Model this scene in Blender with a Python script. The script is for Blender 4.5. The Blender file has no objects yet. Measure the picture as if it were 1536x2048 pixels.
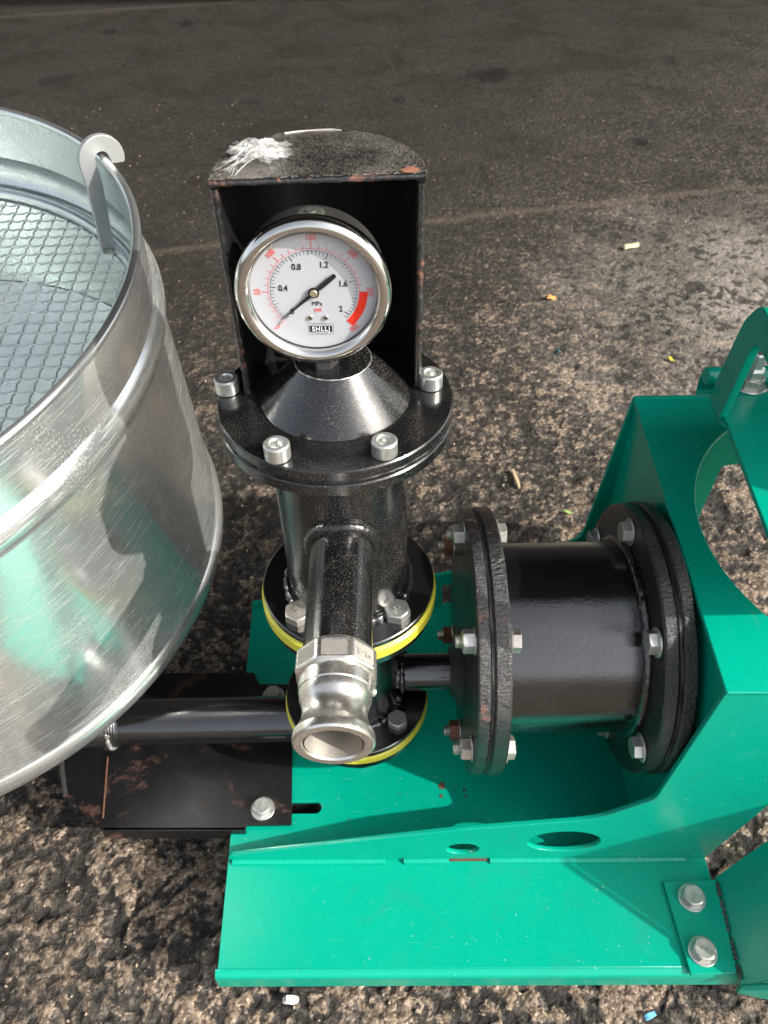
import bpy, bmesh, math, random
import numpy as np
from mathutils import Vector, Matrix
from mathutils.geometry import tessellate_polygon
random.seed(4)
S = bpy.context.scene
COL = S.collection
R = math.radians
PI = math.pi

# ------------------------------------------------------------------ camera, sky, sun, exposure
H = 0.92                                     # eye height over the asphalt, metres
DEP, ROLL, F = R(44.2), R(-1.16), 1538.0     # depression, roll, focal length in photograph pixels
fwd = Vector((0, math.cos(DEP), -math.sin(DEP)))
up0 = Vector((0, math.sin(DEP), math.cos(DEP)))
rx0 = Vector((1, 0, 0))
crx = math.cos(ROLL) * rx0 + math.sin(ROLL) * up0
cup = -math.sin(ROLL) * rx0 + math.cos(ROLL) * up0
EYE = Vector((0, 0, H))
cam = bpy.data.cameras.new('camera')
cam.sensor_fit = 'VERTICAL'; cam.sensor_height = 24.0; cam.lens = 24.0 * F / 2048
cam.clip_start = 0.02; cam.clip_end = 500
cam.dof.use_dof = True; cam.dof.focus_distance = 0.56; cam.dof.aperture_fstop = 18.02 / 1.6
co = bpy.data.objects.new('camera', cam); COL.objects.link(co)
mw = Matrix((crx, cup, -fwd)).transposed().to_4x4(); mw.translation = EYE
co.matrix_world = mw
S.camera = co

SUN_EL, SUN_AZ = 34.0, 24.0                  # azimuth: degrees from +X towards the viewer (-Y)
W = bpy.data.worlds.new('World'); S.world = W; W.use_nodes = True
wn = W.node_tree.nodes; wl = W.node_tree.links
bg = wn['Background']
sky = wn.new('ShaderNodeTexSky'); sky.sky_type = 'NISHITA'; sky.sun_disc = False
sky.sun_elevation = R(SUN_EL); sky.sun_rotation = R(90 + SUN_AZ); sky.air_density = 1.0; sky.dust_density = 4.0
hz = wn.new('ShaderNodeHueSaturation'); hz.inputs['Saturation'].default_value = .45      # thin white haze over the blue
wl.new(sky.outputs[0], hz.inputs['Color']); wl.new(hz.outputs[0], bg.inputs[0]); bg.inputs[1].default_value = 0.15
sun = bpy.data.lights.new('sun', 'SUN'); sun.energy = 3.1; sun.angle = R(0.55); sun.color = (1.0, 0.95, 0.87)
so = bpy.data.objects.new('sun', sun); COL.objects.link(so)
sdir = Vector((math.cos(R(SUN_EL)) * math.cos(R(SUN_AZ)), -math.cos(R(SUN_EL)) * math.sin(R(SUN_AZ)), math.sin(R(SUN_EL))))
so.rotation_euler = sdir.to_track_quat('Z', 'Y').to_euler(); so.location = (2, -1, 3)
S.view_settings.view_transform = 'Standard'; S.view_settings.look = 'None'
S.view_settings.gamma = 1.0; S.view_settings.exposure = 0.95

# ------------------------------------------------------------------ helpers: turning the photograph's sight lines into real points on real planes
def ray(px, py):
    return fwd + crx * ((px - 768) / F) + cup * ((1024 - py) / F)
def on(px, py, p0, n):
    q = ray(px, py); return EYE + q * ((Vector(p0) - EYE).dot(n) / q.dot(n))
def onz(px, py, z): return on(px, py, (0, 0, z), Vector((0, 0, 1)))

# ------------------------------------------------------------------ materials
def newmat(name):
    m = bpy.data.materials.new(name); m.use_nodes = True
    nt = m.node_tree; return m, nt, nt.nodes['Principled BSDF']
def N(nt, t, **k):
    n = nt.nodes.new(t)
    for a, b in k.items():
        if a.startswith('i_'):
            n.inputs[a[2:].replace('_', ' ')].default_value = b
        else: setattr(n, a, b)
    return n
def L(nt, a, b): nt.links.new(a, b)
def ramp(nt, src, stops):
    r = N(nt, 'ShaderNodeValToRGB'); e = r.color_ramp.elements
    while len(e) > 1: e.remove(e[-1])
    e[0].position = stops[0][0]; e[0].color = (*stops[0][1], 1) if isinstance(stops[0][1], tuple) else (stops[0][1],) * 3 + (1,)
    for p, c in stops[1:]:
        x = e.new(p); x.color = (*c, 1) if isinstance(c, tuple) else (c, c, c, 1)
    L(nt, src, r.inputs[0]); return r.outputs[0]
def noise(nt, vec, scale, detail=4, rough=.6, dist=0.0):
    n = N(nt, 'ShaderNodeTexNoise'); n.inputs['Scale'].default_value = scale; n.inputs['Detail'].default_value = detail
    n.inputs['Roughness'].default_value = rough; n.inputs['Distortion'].default_value = dist
    if vec is not None: L(nt, vec, n.inputs['Vector'])
    return n.outputs[0]
def mixc(nt, fac, a, b):
    m = N(nt, 'ShaderNodeMix', data_type='RGBA')
    if isinstance(fac, (int, float)): m.inputs[0].default_value = fac
    else: L(nt, fac, m.inputs[0])
    for s, v in ((6, a), (7, b)):
        if isinstance(v, tuple): m.inputs[s].default_value = (*v, 1)
        else: L(nt, v, m.inputs[s])
    return m.outputs[2]
def mth(nt, op, a, b=0.0):
    m = N(nt, 'ShaderNodeMath', operation=op)
    for s, v in ((0, a), (1, b)):
        if isinstance(v, (int, float)): m.inputs[s].default_value = v
        else: L(nt, v, m.inputs[s])
    return m.outputs[0]
def bump(nt, b, h, dist, strength=1.0):
    n = N(nt, 'ShaderNodeBump'); n.inputs['Distance'].default_value = dist; n.inputs['Strength'].default_value = strength
    L(nt, h, n.inputs['Height']); L(nt, n.outputs[0], b.inputs['Normal'])
def coords(nt): return N(nt, 'ShaderNodeTexCoord').outputs['Object']
def scaled(nt, vec, s, rot=(0, 0, 0)):
    m = N(nt, 'ShaderNodeMapping'); m.inputs['Scale'].default_value = s; m.inputs['Rotation'].default_value = rot
    L(nt, vec, m.inputs['Vector']); return m.outputs[0]

def black_paint(name, dust=.3, rust=.0, pit=.0, rough=.2, speck=0.5, rsc=60, rdark=1.0):
    m, nt, b = newmat(name); c = coords(nt)
    # fine light dust speckles, gathered in loose clouds
    sp = noise(nt, c, 1500, 2, .5); cl = noise(nt, c, 11, 6, .72, 1.2)
    thr = mth(nt, 'ADD', mth(nt, 'MULTIPLY', cl, 0.55 * speck), sp)
    spk = ramp(nt, thr, [(.78 + .10 * (1 - speck), 0.0), (.90 + .10 * (1 - speck), 1.0)])
    haze = ramp(nt, noise(nt, c, 22, 6, .65), [(.42, 0.0), (.75, 1.0)])
    col = mixc(nt, mth(nt, 'MULTIPLY', haze, dust * .05), (.006, .006, .0065), (.30, .26, .21))
    col = mixc(nt, mth(nt, 'MULTIPLY', spk, min(1, dust * 1.0)), col, (.38, .35, .30))
    if rust > 0:
        rn = noise(nt, c, rsc, 7, .7, .4)
        rm = ramp(nt, rn, [(.70 - rust * .28, 0.0), (.76 - rust * .28, 1.0)])
        rc = ramp(nt, noise(nt, c, 210, 3), [(.35, (.045 * rdark, .018 * rdark, .012 * rdark)), (.65, (.20 * rdark, .075 * rdark, .042 * rdark))])
        col = mixc(nt, mth(nt, 'MULTIPLY', rm, .85), col, rc)
        rg = mth(nt, 'ADD', mth(nt, 'MULTIPLY', rm, .5), mth(nt, 'ADD', mth(nt, 'MULTIPLY', haze, .10), rough))
    else:
        rg = mth(nt, 'ADD', mth(nt, 'MULTIPLY', haze, .16), rough)
    L(nt, col, b.inputs['Base Color'])
    L(nt, mth(nt, 'ADD', rg, mth(nt, 'MULTIPLY', spk, .5)), b.inputs['Roughness'])
    b.inputs['Specular IOR Level'].default_value = .55
    b.inputs['Coat Weight'].default_value = (1.0 if rust < .3 else .5) * (.40 if dust > .6 else 1) * (0 if name.endswith('tray') else 1); b.inputs['Coat Roughness'].default_value = .10; b.inputs['Coat IOR'].default_value = 1.7
    h = mth(nt, 'ADD', mth(nt, 'MULTIPLY', noise(nt, c, 45, 3), .8), mth(nt, 'MULTIPLY', noise(nt, c, 330, 4, .7), .35 + 2.2 * pit))
    bump(nt, b, h, .0006 + pit * .0010, .35 + pit * .5)
    nb = [q for q in nt.nodes if q.type == 'BUMP'][0]; L(nt, nb.outputs[0], b.inputs['Coat Normal'])
    return m
M = {}
M['black'] = black_paint('black_paint', .16, 0, .13, .10, .45)
M['black_dusty'] = black_paint('black_paint_dusty', .62, 0, .05, .15, .66)
M['black_lid'] = black_paint('black_paint_lid', .8, 0, .10, .3, .95)
M['black_pit'] = black_paint('black_paint_pitted', .30, .36, .8, .20, .45)
M['black_rust'] = black_paint('black_paint_rusty', .6, .46, .3, .35, .6)
M['black_tray'] = black_paint('black_paint_tray', .15, .60, .05, .34, .2, 16, .45)
M['black_in'] = black_paint('black_paint_inner', .05, 0, 0, .42, .1); M['black_in'].node_tree.nodes['Principled BSDF'].inputs['Coat Weight'].default_value = .1

def green_paint():
    m, nt, b = newmat('green_paint'); c = coords(nt)
    n1 = noise(nt, c, 7, 5, .6)
    col = mixc(nt, n1, (.0, .285, .190), (.0, .335, .228))
    dust = ramp(nt, noise(nt, c, 38, 7, .7, .5), [(.60, 0.0), (.78, 1.0)])
    col = mixc(nt, mth(nt, 'MULTIPLY', dust, .10), col, (.24, .36, .30))
    sc_ = ramp(nt, noise(nt, scaled(nt, c, (1, 26, 6), (0, 0, .5)), 26, 2, .5, .6), [(.735, 0.0), (.76, 1.0)])
    col = mixc(nt, mth(nt, 'MULTIPLY', sc_, .28), col, (.20, .52, .42))
    gr = ramp(nt, noise(nt, c, 13, 7, .75, .8), [(.56, 0.0), (.80, 1.0)])
    col = mixc(nt, mth(nt, 'MULTIPLY', gr, .45), col, (.03, .17, .12))
    spk = ramp(nt, noise(nt, c, 260, 2, .5), [(.735, 0.0), (.76, 1.0)])
    col = mixc(nt, mth(nt, 'MULTIPLY', spk, .45), col, (.40, .52, .44))
    dk = ramp(nt, noise(nt, scaled(nt, c, (1, 1.2, .9)), 95, 5, .6), [(.72, 0.0), (.75, 1.0)])
    col = mixc(nt, mth(nt, 'MULTIPLY', dk, .6), col, (.03, .10, .07))
    L(nt, col, b.inputs['Base Color'])
    L(nt, mth(nt, 'ADD', mth(nt, 'MULTIPLY', noise(nt, c, 30, 5, .7), .22), .14), b.inputs['Roughness'])
    b.inputs['Specular IOR Level'].default_value = .42
    h = mth(nt, 'ADD', mth(nt, 'MULTIPLY', noise(nt, c, 9, 3), 1.6), mth(nt, 'MULTIPLY', noise(nt, c, 420, 3, .6), .10))
    bump(nt, b, h, .0012, .35)
    return m
M['green'] = green_paint()

def metal(name, base, rough=.3, rvar=.15, metallic=1.0, bscale=200, bd=.0002, dirt=.0, dirtc=(.25, .2, .15), aniso=None, spec=.5):
    m, nt, b = newmat(name); c = coords(nt)
    v = c if aniso is None else scaled(nt, c, aniso)
    n = noise(nt, v, bscale, 5, .65)
    d = ramp(nt, noise(nt, c, 70, 6, .7, .3), [(.45, 0.0), (.75, 1.0)])
    col = mixc(nt, mth(nt, 'MULTIPLY', d, dirt), base, dirtc)
    L(nt, col, b.inputs['Base Color'])
    L(nt, mth(nt, 'ADD', mth(nt, 'MULTIPLY', n, rvar * 2), rough - rvar), b.inputs['Roughness'])
    b.inputs['Metallic'].default_value = metallic
    bump(nt, b, n, bd, .5)
    return m
M['zinc'] = metal('zinc_plate', (.62, .63, .60), .36, .12, .85, 180, .0003, .45, (.33, .31, .26))
M['zinc_b'] = metal('zinc_plate_dull', (.48, .47, .43), .46, .12, .75, 180, .0004, .6, (.26, .2, .15))
M['zinc_c'] = metal('zinc_plate_stained', (.60, .57, .52), .40, .14, .8, 120, .0004, .75, (.30, .19, .13))
M['steel'] = metal('polished_steel', (.72, .70, .66), .14, .08, 1.0, 60, .0001, .10)
M['case'] = metal('gauge_case', (.30, .29, .28), .30, .12, .9, 90, .0002, .5, (.10, .09, .08))
M['alu'] = metal('cast_aluminium', (.86, .83, .77), .27, .10, .95, 160, .0002, .14, (.5, .43, .33))
M['alu_cast'] = metal('rough_cast_aluminium', (.52, .49, .44), .50, .10, .8, 900, .0010, .3, (.4, .36, .3))
M['rusty_bolt'] = metal('rusty_bolt', (.22, .10, .06), .6, .1, .5, 300, .0008, .6, (.09, .04, .025))

def galv(name, scratch=1.0, rough=.2, tint=(.74, .78, .78), worn=.5):
    m, nt, b = newmat(name); c = coords(nt)
    # object space of the hopper: z along its axis; unwrap the wall so that scratches run along it
    sx = N(nt, 'ShaderNodeSeparateXYZ'); L(nt, c, sx.inputs[0])
    ang = mth(nt, 'ARCTAN2', sx.outputs[1], sx.outputs[0])
    cx = N(nt, 'ShaderNodeCombineXYZ'); L(nt, mth(nt, 'MULTIPLY', ang, .326), cx.inputs[0]); L(nt, sx.outputs[2], cx.inputs[1])
    uv = cx.outputs[0] if scratch > 0 else c
    cloud = noise(nt, uv, 11, 6, .65, .6)
    fleck = noise(nt, uv, 520, 3, .6)
    hs = []
    for k, (rz, sc, t) in enumerate(((.42, 15, .660), (-.45, 16, .675), (.95, 13, .665), (1.35, 15, .675), (.62, 22, .655))):
        w = scaled(nt, uv, (1, 85 if k < 4 else 60, 1), (0, 0, rz))
        hs.append(ramp(nt, noise(nt, w, sc, 2, .5, .15), [(t, 0.0), (t + .05, 1.0)]))
    s = hs[0]
    for q in hs[1:]: s = mth(nt, 'MAXIMUM', s, q)
    s = mth(nt, 'MULTIPLY', s, mth(nt, 'MULTIPLY', ramp(nt, cloud, [(.35, .35), (.60, 1.0)]), scratch))
    fl = ramp(nt, mth(nt, 'ADD', fleck, mth(nt, 'MULTIPLY', cloud, .35)), [(.74, 0.0), (.82, 1.0)])
    col = mixc(nt, ramp(nt, cloud, [(.35, 0.0), (.7, 1.0)]), tint, tuple(t * .90 for t in tint))
    wh = mth(nt, 'MAXIMUM', mth(nt, 'MULTIPLY', s, .80), mth(nt, 'MULTIPLY', fl, .45 * worn))
    col = mixc(nt, wh, col, (.86, .88, .87))
    L(nt, col, b.inputs['Base Color'])
    L(nt, mth(nt, 'SUBTRACT', .86, mth(nt, 'MULTIPLY', wh, .45)), b.inputs['Metallic'])
    rg = mth(nt, 'ADD', mth(nt, 'MULTIPLY', ramp(nt, cloud, [(.35, 0.0), (.70, 1.0)]), .17), rough)
    L(nt, mth(nt, 'ADD', rg, mth(nt, 'MULTIPLY', wh, .35)), b.inputs['Roughness'])
    h = mth(nt, 'ADD', mth(nt, 'MULTIPLY', s, -.15), mth(nt, 'ADD', mth(nt, 'MULTIPLY', fleck, .05), mth(nt, 'MULTIPLY', noise(nt, uv, 16, 3), 1.0)))
    bump(nt, b, h, .0006, .35)
    return m
M['galv'] = galv('galvanised_sheet', 1.0, .09, (.82, .85, .85))
M['galv_rim'] = metal('galvanised_rim', (.76, .79, .79), .24, .06, .9, 60, .0001, .12, (.5, .52, .5))
M['galv_floor'] = galv('galvanised_floor', 0.0, .26, (.66, .72, .71), .3)
M['galv_in'] = galv('galvanised_sheet_inner', 0.0, .20, (.66, .72, .71), .3)
M['wire'] = metal('galvanised_wire', (.70, .73, .73), .30, .08, .95, 200, .0001)
M['hookbar'] = metal('zinc_flat_bar', (.44, .45, .45), .45, .06, .6, 260, .0002)

def plain(name, col, rough=.5, spec=.5, metallic=0.0, var=.0, vs=200, bd=0):
    m, nt, b = newmat(name)
    b.inputs['Roughness'].default_value = rough; b.inputs['Specular IOR Level'].default_value = spec; b.inputs['Metallic'].default_value = metallic
    c = coords(nt); n = noise(nt, c, vs, 4)
    a = tuple(max(0, x * (1 - var)) for x in col); d = tuple(min(1, x * (1 + var)) for x in col)
    L(nt, mixc(nt, n, a, d), b.inputs['Base Color'])
    if bd: bump(nt, b, n, bd, .6)
    return m
M['yellow'] = plain('yellow_plastic', (.55, .53, .045), .38, .5, 0, .12, 60, .0003)
M['gasket'] = plain('black_rubber', (.012, .012, .012), .45, .4, 0, .3, 300, .0002)
M['dial'] = plain('white_dial', (.47, .485, .515), .5, .3, 0, .01)
M['ink'] = plain('black_ink', (.012, .012, .013), .5, .3)
M['red'] = plain('red_ink', (.76, .12, .11), .5, .3)
M['redb'] = plain('red_band_ink', (.80, .03, .012), .5, .3)
M['white'] = plain('white_ink', (.75, .75, .75), .5, .3)
M['pointer'] = plain('pointer_black', (.010, .010, .011), .55, .3)
M['brass'] = plain('brass_hub', (.62, .52, .36), .3, .5, .8, .1)
M['plug'] = plain('dark_rubber_plug', (.05, .055, .045), .6, .4, 0, .5, 500, .0005)
M['weld'] = black_paint('black_weld', .3, 0, .15, .22, .5)
M['seam'] = plain('burnt_seam', (.05, .075, .06), .6, .4, 0, .7, 260, .0012)
M['rustchip'] = plain('bare_rust', (.11, .055, .036), .8, .2, 0, .5, 400, .0006)
M['pen'] = plain('grey_pen', (.16, .16, .17), .6, .2)
M['thread'] = metal('zinc_thread', (.50, .52, .46), .40, .12, .85, 300, .0004, .5)

g, gnt, gb = newmat('clear_glass')
for n_ in list(gnt.nodes):
    if n_.type != 'OUTPUT_MATERIAL': gnt.nodes.remove(n_)
tr = gnt.nodes.new('ShaderNodeBsdfTransparent'); gl = gnt.nodes.new('ShaderNodeBsdfGlossy'); gl.inputs['Roughness'].default_value = .03
fr = gnt.nodes.new('ShaderNodeFresnel'); fr.inputs[0].default_value = 1.35; mx = gnt.nodes.new('ShaderNodeMixShader')
L(gnt, fr.outputs[0], mx.inputs[0]); L(gnt, tr.outputs[0], mx.inputs[1]); L(gnt, gl.outputs[0], mx.inputs[2])
L(gnt, mx.outputs[0], [n_ for n_ in gnt.nodes if n_.type == 'OUTPUT_MATERIAL'][0].inputs[0])
M['glass'] = g

m, nt, b = newmat('plastic_film')
b.inputs['Base Color'].default_value = (.80, .80, .78, 1); b.inputs['Roughness'].default_value = .18
b.inputs['Alpha'].default_value = .20; b.inputs['Specular IOR Level'].default_value = .9
M['film'] = m

# ------------------------------------------------------------------ mesh helpers
class MB:
    def __init__(s): s.v = []; s.f = []
    def add(s, vs, fs):
        o = len(s.v); s.v += [tuple(v) for v in vs]; s.f += [tuple(i + o for i in f) for f in fs]; return s
    def lathe(s, prof, mat=None, seg=64, close=False, rfun=None, caps=True):
        """prof: (radius, height) pairs; mat places the z axis."""
        mat = mat or Matrix(); vs = []; fs = []; n = len(prof)
        for k in range(seg):
            a = 2 * PI * k / seg
            for (r, z) in prof:
                rr = r if rfun is None else rfun(r, z, a)
                vs.append(mat @ Vector((rr * math.cos(a), rr * math.sin(a), z)))
        m_ = n if close else n - 1
        for k in range(seg):
            k2 = (k + 1) % seg
            for j in range(m_):
                j2 = (j + 1) % n
                fs.append((k * n + j, k2 * n + j, k2 * n + j2, k * n + j2))
        s.add(vs, fs)
        if not close and caps:
            for j, rev in ((0, True), (n - 1, False)):
                if prof[j][0] > 1e-6:
                    loop = [k * n + j for k in range(seg)]
                    if rev: loop.reverse()
                    o = len(s.v) - len(vs)
                    s.f.append(tuple(i + o for i in loop))
        return s
    def tube(s, path, r, sides=8, closed=False, rfun=None):
        P = [Vector(p) for p in path]; n = len(P); vs = []; fs = []
        ref = None
        for i in range(n):
            t = (P[(i + 1) % n] - P[i - 1]) if closed else (P[min(i + 1, n - 1)] - P[max(i - 1, 0)])
            t.normalize()
            if ref is None:
                ref = Vector((0, 0, 1)) if abs(t.z) < .9 else Vector((1, 0, 0))
            ref = (ref - t * ref.dot(t)).normalized(); bi = t.cross(ref)
            rr = r if rfun is None else rfun(i, n)
            for k in range(sides):
                a = 2 * PI * k / sides
                vs.append(P[i] + (ref * math.cos(a) + bi * math.sin(a)) * rr)
        for i in range(n if closed else n - 1):
            i2 = (i + 1) % n
            for k in range(sides):
                k2 = (k + 1) % sides
                fs.append((i * sides + k, i * sides + k2, i2 * sides + k2, i2 * sides + k))
        if not closed:
            fs.append(tuple(reversed(range(sides)))); fs.append(tuple((n - 1) * sides + k for k in range(sides)))
        return s.add(vs, fs)
    def box(s, a, b, mat=None):
        mat = mat or Matrix()
        vs = [mat @ Vector((x, y, z)) for z in (a[2], b[2]) for y in (a[1], b[1]) for x in (a[0], b[0])]
        return s.add(vs, [(0, 2, 3, 1), (4, 5, 7, 6), (0, 1, 5, 4), (2, 6, 7, 3), (0, 4, 6, 2), (1, 3, 7, 5)])
    def mesh(s, name, mat, angle=35):
        me = bpy.data.meshes.new(name); me.from_pydata(s.v, [], s.f); me.update()
        bm = bmesh.new(); bm.from_mesh(me); bmesh.ops.recalc_face_normals(bm, faces=bm.faces); bm.to_mesh(me); bm.free()
        me.materials.append(mat); me.shade_smooth(); me.set_sharp_from_angle(angle=R(angle)); return me
    def build(s, name, mat, parent=None, angle=35, **k): return obj(name, s.mesh(name, mat, angle), parent, **k)

def obj(name, me, parent=None, loc=None, mat4=None, label=None, kind=None):
    o = bpy.data.objects.new(name, me); COL.objects.link(o)
    if mat4 is not None: o.matrix_world = mat4
    if loc is not None: o.location = loc
    if parent is not None:
        o.parent = parent; o.matrix_parent_inverse = MW[parent.name].inverted()
    MW[o.name] = o.matrix_basis.copy() if True else None
    if label: o['label'] = label
    if kind: o['kind'] = kind
    return o
MW = {}
def thing(name, label, cat, loc, group=None):
    o = bpy.data.objects.new(name, None); COL.objects.link(o); o.location = loc; o.empty_display_size = .05
    o['label'] = label; o['category'] = cat
    if group: o['group'] = group
    MW[o.name] = Matrix.Translation(loc); return o
def tag(o, label, cat, group=None):
    o['label'] = label; o['category'] = cat
    if group: o['group'] = group
    return o
def axis(p, d, spin=0.0):
    """matrix whose local z runs along d from p"""
    q = Vector(d).to_track_quat('Z', 'Y').to_matrix().to_4x4()
    return Matrix.Translation(p) @ q @ Matrix.Rotation(spin, 4, 'Z')
def disc(R1, z0, z1, b=.0012, r0=0.0):
    """chamfered disc or ring profile, closed when r0 > 0"""
    if r0 > 0: return [(r0, z0), (R1 - b, z0), (R1, z0 + b), (R1, z1 - b), (R1 - b, z1), (r0, z1)]
    return [(0, z0), (R1 - b, z0), (R1, z0 + b), (R1, z1 - b), (R1 - b, z1), (0, z1)]

def curve_plate(name, outline, holes, thick, bevel, mat, frame_m, parent, label=None, kind=None):
    """flat plate from 2-D outline (in the plate's own plane) with holes, slightly rounded edges"""
    cu = bpy.data.curves.new(name, 'CURVE'); cu.dimensions = '2D'; cu.fill_mode = 'BOTH'
    cu.extrude = thick / 2 - bevel; cu.bevel_depth = bevel; cu.bevel_resolution = 2; cu.offset = -bevel
    for pts in [outline] + list(holes):
        sp = cu.splines.new('POLY'); sp.points.add(len(pts) - 1)
        for i, p in enumerate(pts): sp.points[i].co = (p[0], p[1], 0, 1)
        sp.use_cyclic_u = True
    t = bpy.data.objects.new('t', cu); COL.objects.link(t)
    bpy.context.view_layer.update()
    dg = bpy.context.evaluated_depsgraph_get()
    me = bpy.data.meshes.new_from_object(t.evaluated_get(dg)); bpy.data.objects.remove(t); bpy.data.curves.remove(cu)
    me.transform(frame_m); me.materials.clear(); me.materials.append(mat)
    me.shade_smooth(); me.set_sharp_from_angle(angle=R(40)); me.name = name
    return obj(name, me, parent, label=label, kind=kind)
def text_mesh(name, body, size, mat, frame_m, parent, thick=.00008, bold=0.0, label=None, shear=0.0, spacing=1.0, sx=1.0):
    cu = bpy.data.curves.new(name, 'FONT'); cu.body = body; cu.size = size; cu.align_x = 'CENTER'; cu.align_y = 'CENTER'
    cu.extrude = thick; cu.offset = bold; cu.shear = shear; cu.space_character = spacing
    t = bpy.data.objects.new('t', cu); COL.objects.link(t); bpy.context.view_layer.update()
    dg = bpy.context.evaluated_depsgraph_get()
    me = bpy.data.meshes.new_from_object(t.evaluated_get(dg)); bpy.data.objects.remove(t); bpy.data.curves.remove(cu)
    me.transform(frame_m @ Matrix.Diagonal((sx, 1, 1, 1))); me.materials.clear(); me.materials.append(mat); me.name = name
    return obj(name, me, parent, label=label)
def circ(cx, cy, r, n=40, ry=None):
    return [(cx + r * math.cos(2 * PI * k / n), cy + (ry or r) * math.sin(2 * PI * k / n)) for k in range(n)]
def rounded(pts, rad, n=5):
    """round the corners of a polygon; rad: one number or one per corner"""
    out = []; m_ = len(pts)
    for i, p in enumerate(pts):
        r_ = rad[i] if isinstance(rad, (list, tuple)) else rad
        p = Vector(p); a = Vector(pts[i - 1]); c = Vector(pts[(i + 1) % m_])
        if r_ <= 0: out.append(tuple(p)); continue
        u_ = (a - p); w_ = (c - p); r_ = min(r_, u_.length * .45, w_.length * .45)
        u_.normalize(); w_.normalize(); A = p + u_ * r_; C = p + w_ * r_
        for k in range(n + 1):
            t = k / n; out.append(tuple((1 - t) ** 2 * A + 2 * t * (1 - t) * p + t * t * C))
    return out

# ------------------------------------------------------------------ fasteners (meshes shared by their copies)
def hexr(a, ap): return ap / math.cos(((a + PI / 6) % (PI / 3)) - PI / 6)
def hex_mesh(name, af, h, mat, hole=0):
    ap = af / 2; mb = MB()
    def rf(r, z, a): return hexr(a, ap) if r > 5 else (min(hexr(a, ap), ap * 1.10) if r > 1 else r)
    prof = [(0, 0), (9, 0), (9, h * .86), (2, h * .93), (ap * .93, h), (0, h - (.0004 if not hole else 0))]
    mb.lathe(prof, None, 48, False, rf)
    return mb.mesh(name, mat, 22)
def washer_mesh(R1, h, mat):
    return MB().lathe(disc(R1, 0, h, h * .35), None, 40).mesh('washer', mat)
HEX12 = hex_mesh('hex_bolt', .0185, .0078, M['zinc'])
HEXV = [HEX12, hex_mesh('hex_bolt', .0182, .0080, M['zinc_b']), hex_mesh('hex_bolt', .0187, .0076, M['zinc_c'])]
NUTV = [hex_mesh('hex_nut', .0185, .0100, M['zinc_b']), hex_mesh('hex_nut', .0183, .0095, M['zinc_c'])]
NUT12 = hex_mesh('hex_nut', .0185, .0100, M['zinc'])
NUTR = hex_mesh('hex_nut', .0185, .0100, M['rusty_bolt'])
WASH = washer_mesh(.0135, .0022, M['zinc'])
WASHS = washer_mesh(.0120, .0016, M['zinc'])
def thread_mesh(r, h, mat):
    pr = [(0, 0), (r, 0)]; n = int(h / .0015)
    for k in range(n): pr += [(r, k * .0015), (r * .90, k * .0015 + .00075)]
    pr += [(r * .85, h), (0, h)]
    return MB().lathe(pr, None, 20).mesh('thread', mat)
THR = thread_mesh(.0058, .006, M['thread'])
HB_RG = random.Random(12)
def hexbolt(p, d, parent, spin=0, washer=WASH, scale=1.0, mark=False, me=None):
    me = me or HEXV[HB_RG.choice((0, 0, 1, 2, 2))]
    d = Vector(d) + Vector([HB_RG.uniform(-.02, .02) for _ in range(3)])
    A = axis(p, d, spin) @ Matrix.Scale(scale, 4)
    wt = .0022 if washer is WASH else .0016
    o = obj('hex_bolt', me, parent, mat4=A @ Matrix.Translation((0, 0, wt if washer else 0)))
    if washer: obj('washer', washer, o, mat4=A)
    if mark:
        text_mesh('grade_mark', '8.8', .0052, M['zinc'], A @ Matrix.Translation((0, 0, .0078 + wt - .0001)) @ Matrix.Rotation(mark, 4, 'Z'), o, .0002)
    return o
def nut(p, d, parent, spin=0, me=NUT12):
    A = axis(p, d, spin)
    o = obj('hex_nut', me, parent, mat4=A @ Matrix.Translation((0, 0, .0016)))
    obj('washer', WASHS, o, mat4=A)
    obj('thread', THR, o, mat4=A @ Matrix.Translation((0, 0, .0115)))
    return o
def cap_mesh():
    r, h, s = .0088, .0115, .0040
    mb = MB()
    def rf(rr, z, a): return hexr(a, s) if rr < .0045 and rr > .0001 else rr
    mb.lathe([(0, 0), (r - .0006, 0), (r, .0006), (r, h - .0010), (r - .0010, h), (.0052, h), (.0046, h - .0006), (.0044, h - .001), (.0044, h - .0058), (0, h - .0058)], None, 48, False, rf)
    return mb.mesh('cap_screw', M['zinc'], 30)
CAP = cap_mesh()
def weld(path, r, parent, mat=None, closed=True, sides=9, ripple=.35, seed=1, name='weld_bead'):
    rg = random.Random(seed); ph = rg.random() * 6
    P = []; n = len(path)
    for p in path: P.append(Vector(p) + Vector((rg.uniform(-1, 1), rg.uniform(-1, 1), rg.uniform(-1, 1))) * r * .18 * ripple)
    mb = MB().tube(P, r, sides, closed, lambda i, n_: r * (1 + ripple * .5 * math.sin(i * 2.1 + ph) + ripple * rg.uniform(-.3, .3)))
    return mb.build(name, mat or M['weld'], parent, 60)
def ring_path(c, ax, rad, n=96):
    A = axis(c, ax); return [A @ Vector((rad * math.cos(2 * PI * k / n), rad * math.sin(2 * PI * k / n), 0)) for k in range(n)]

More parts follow.
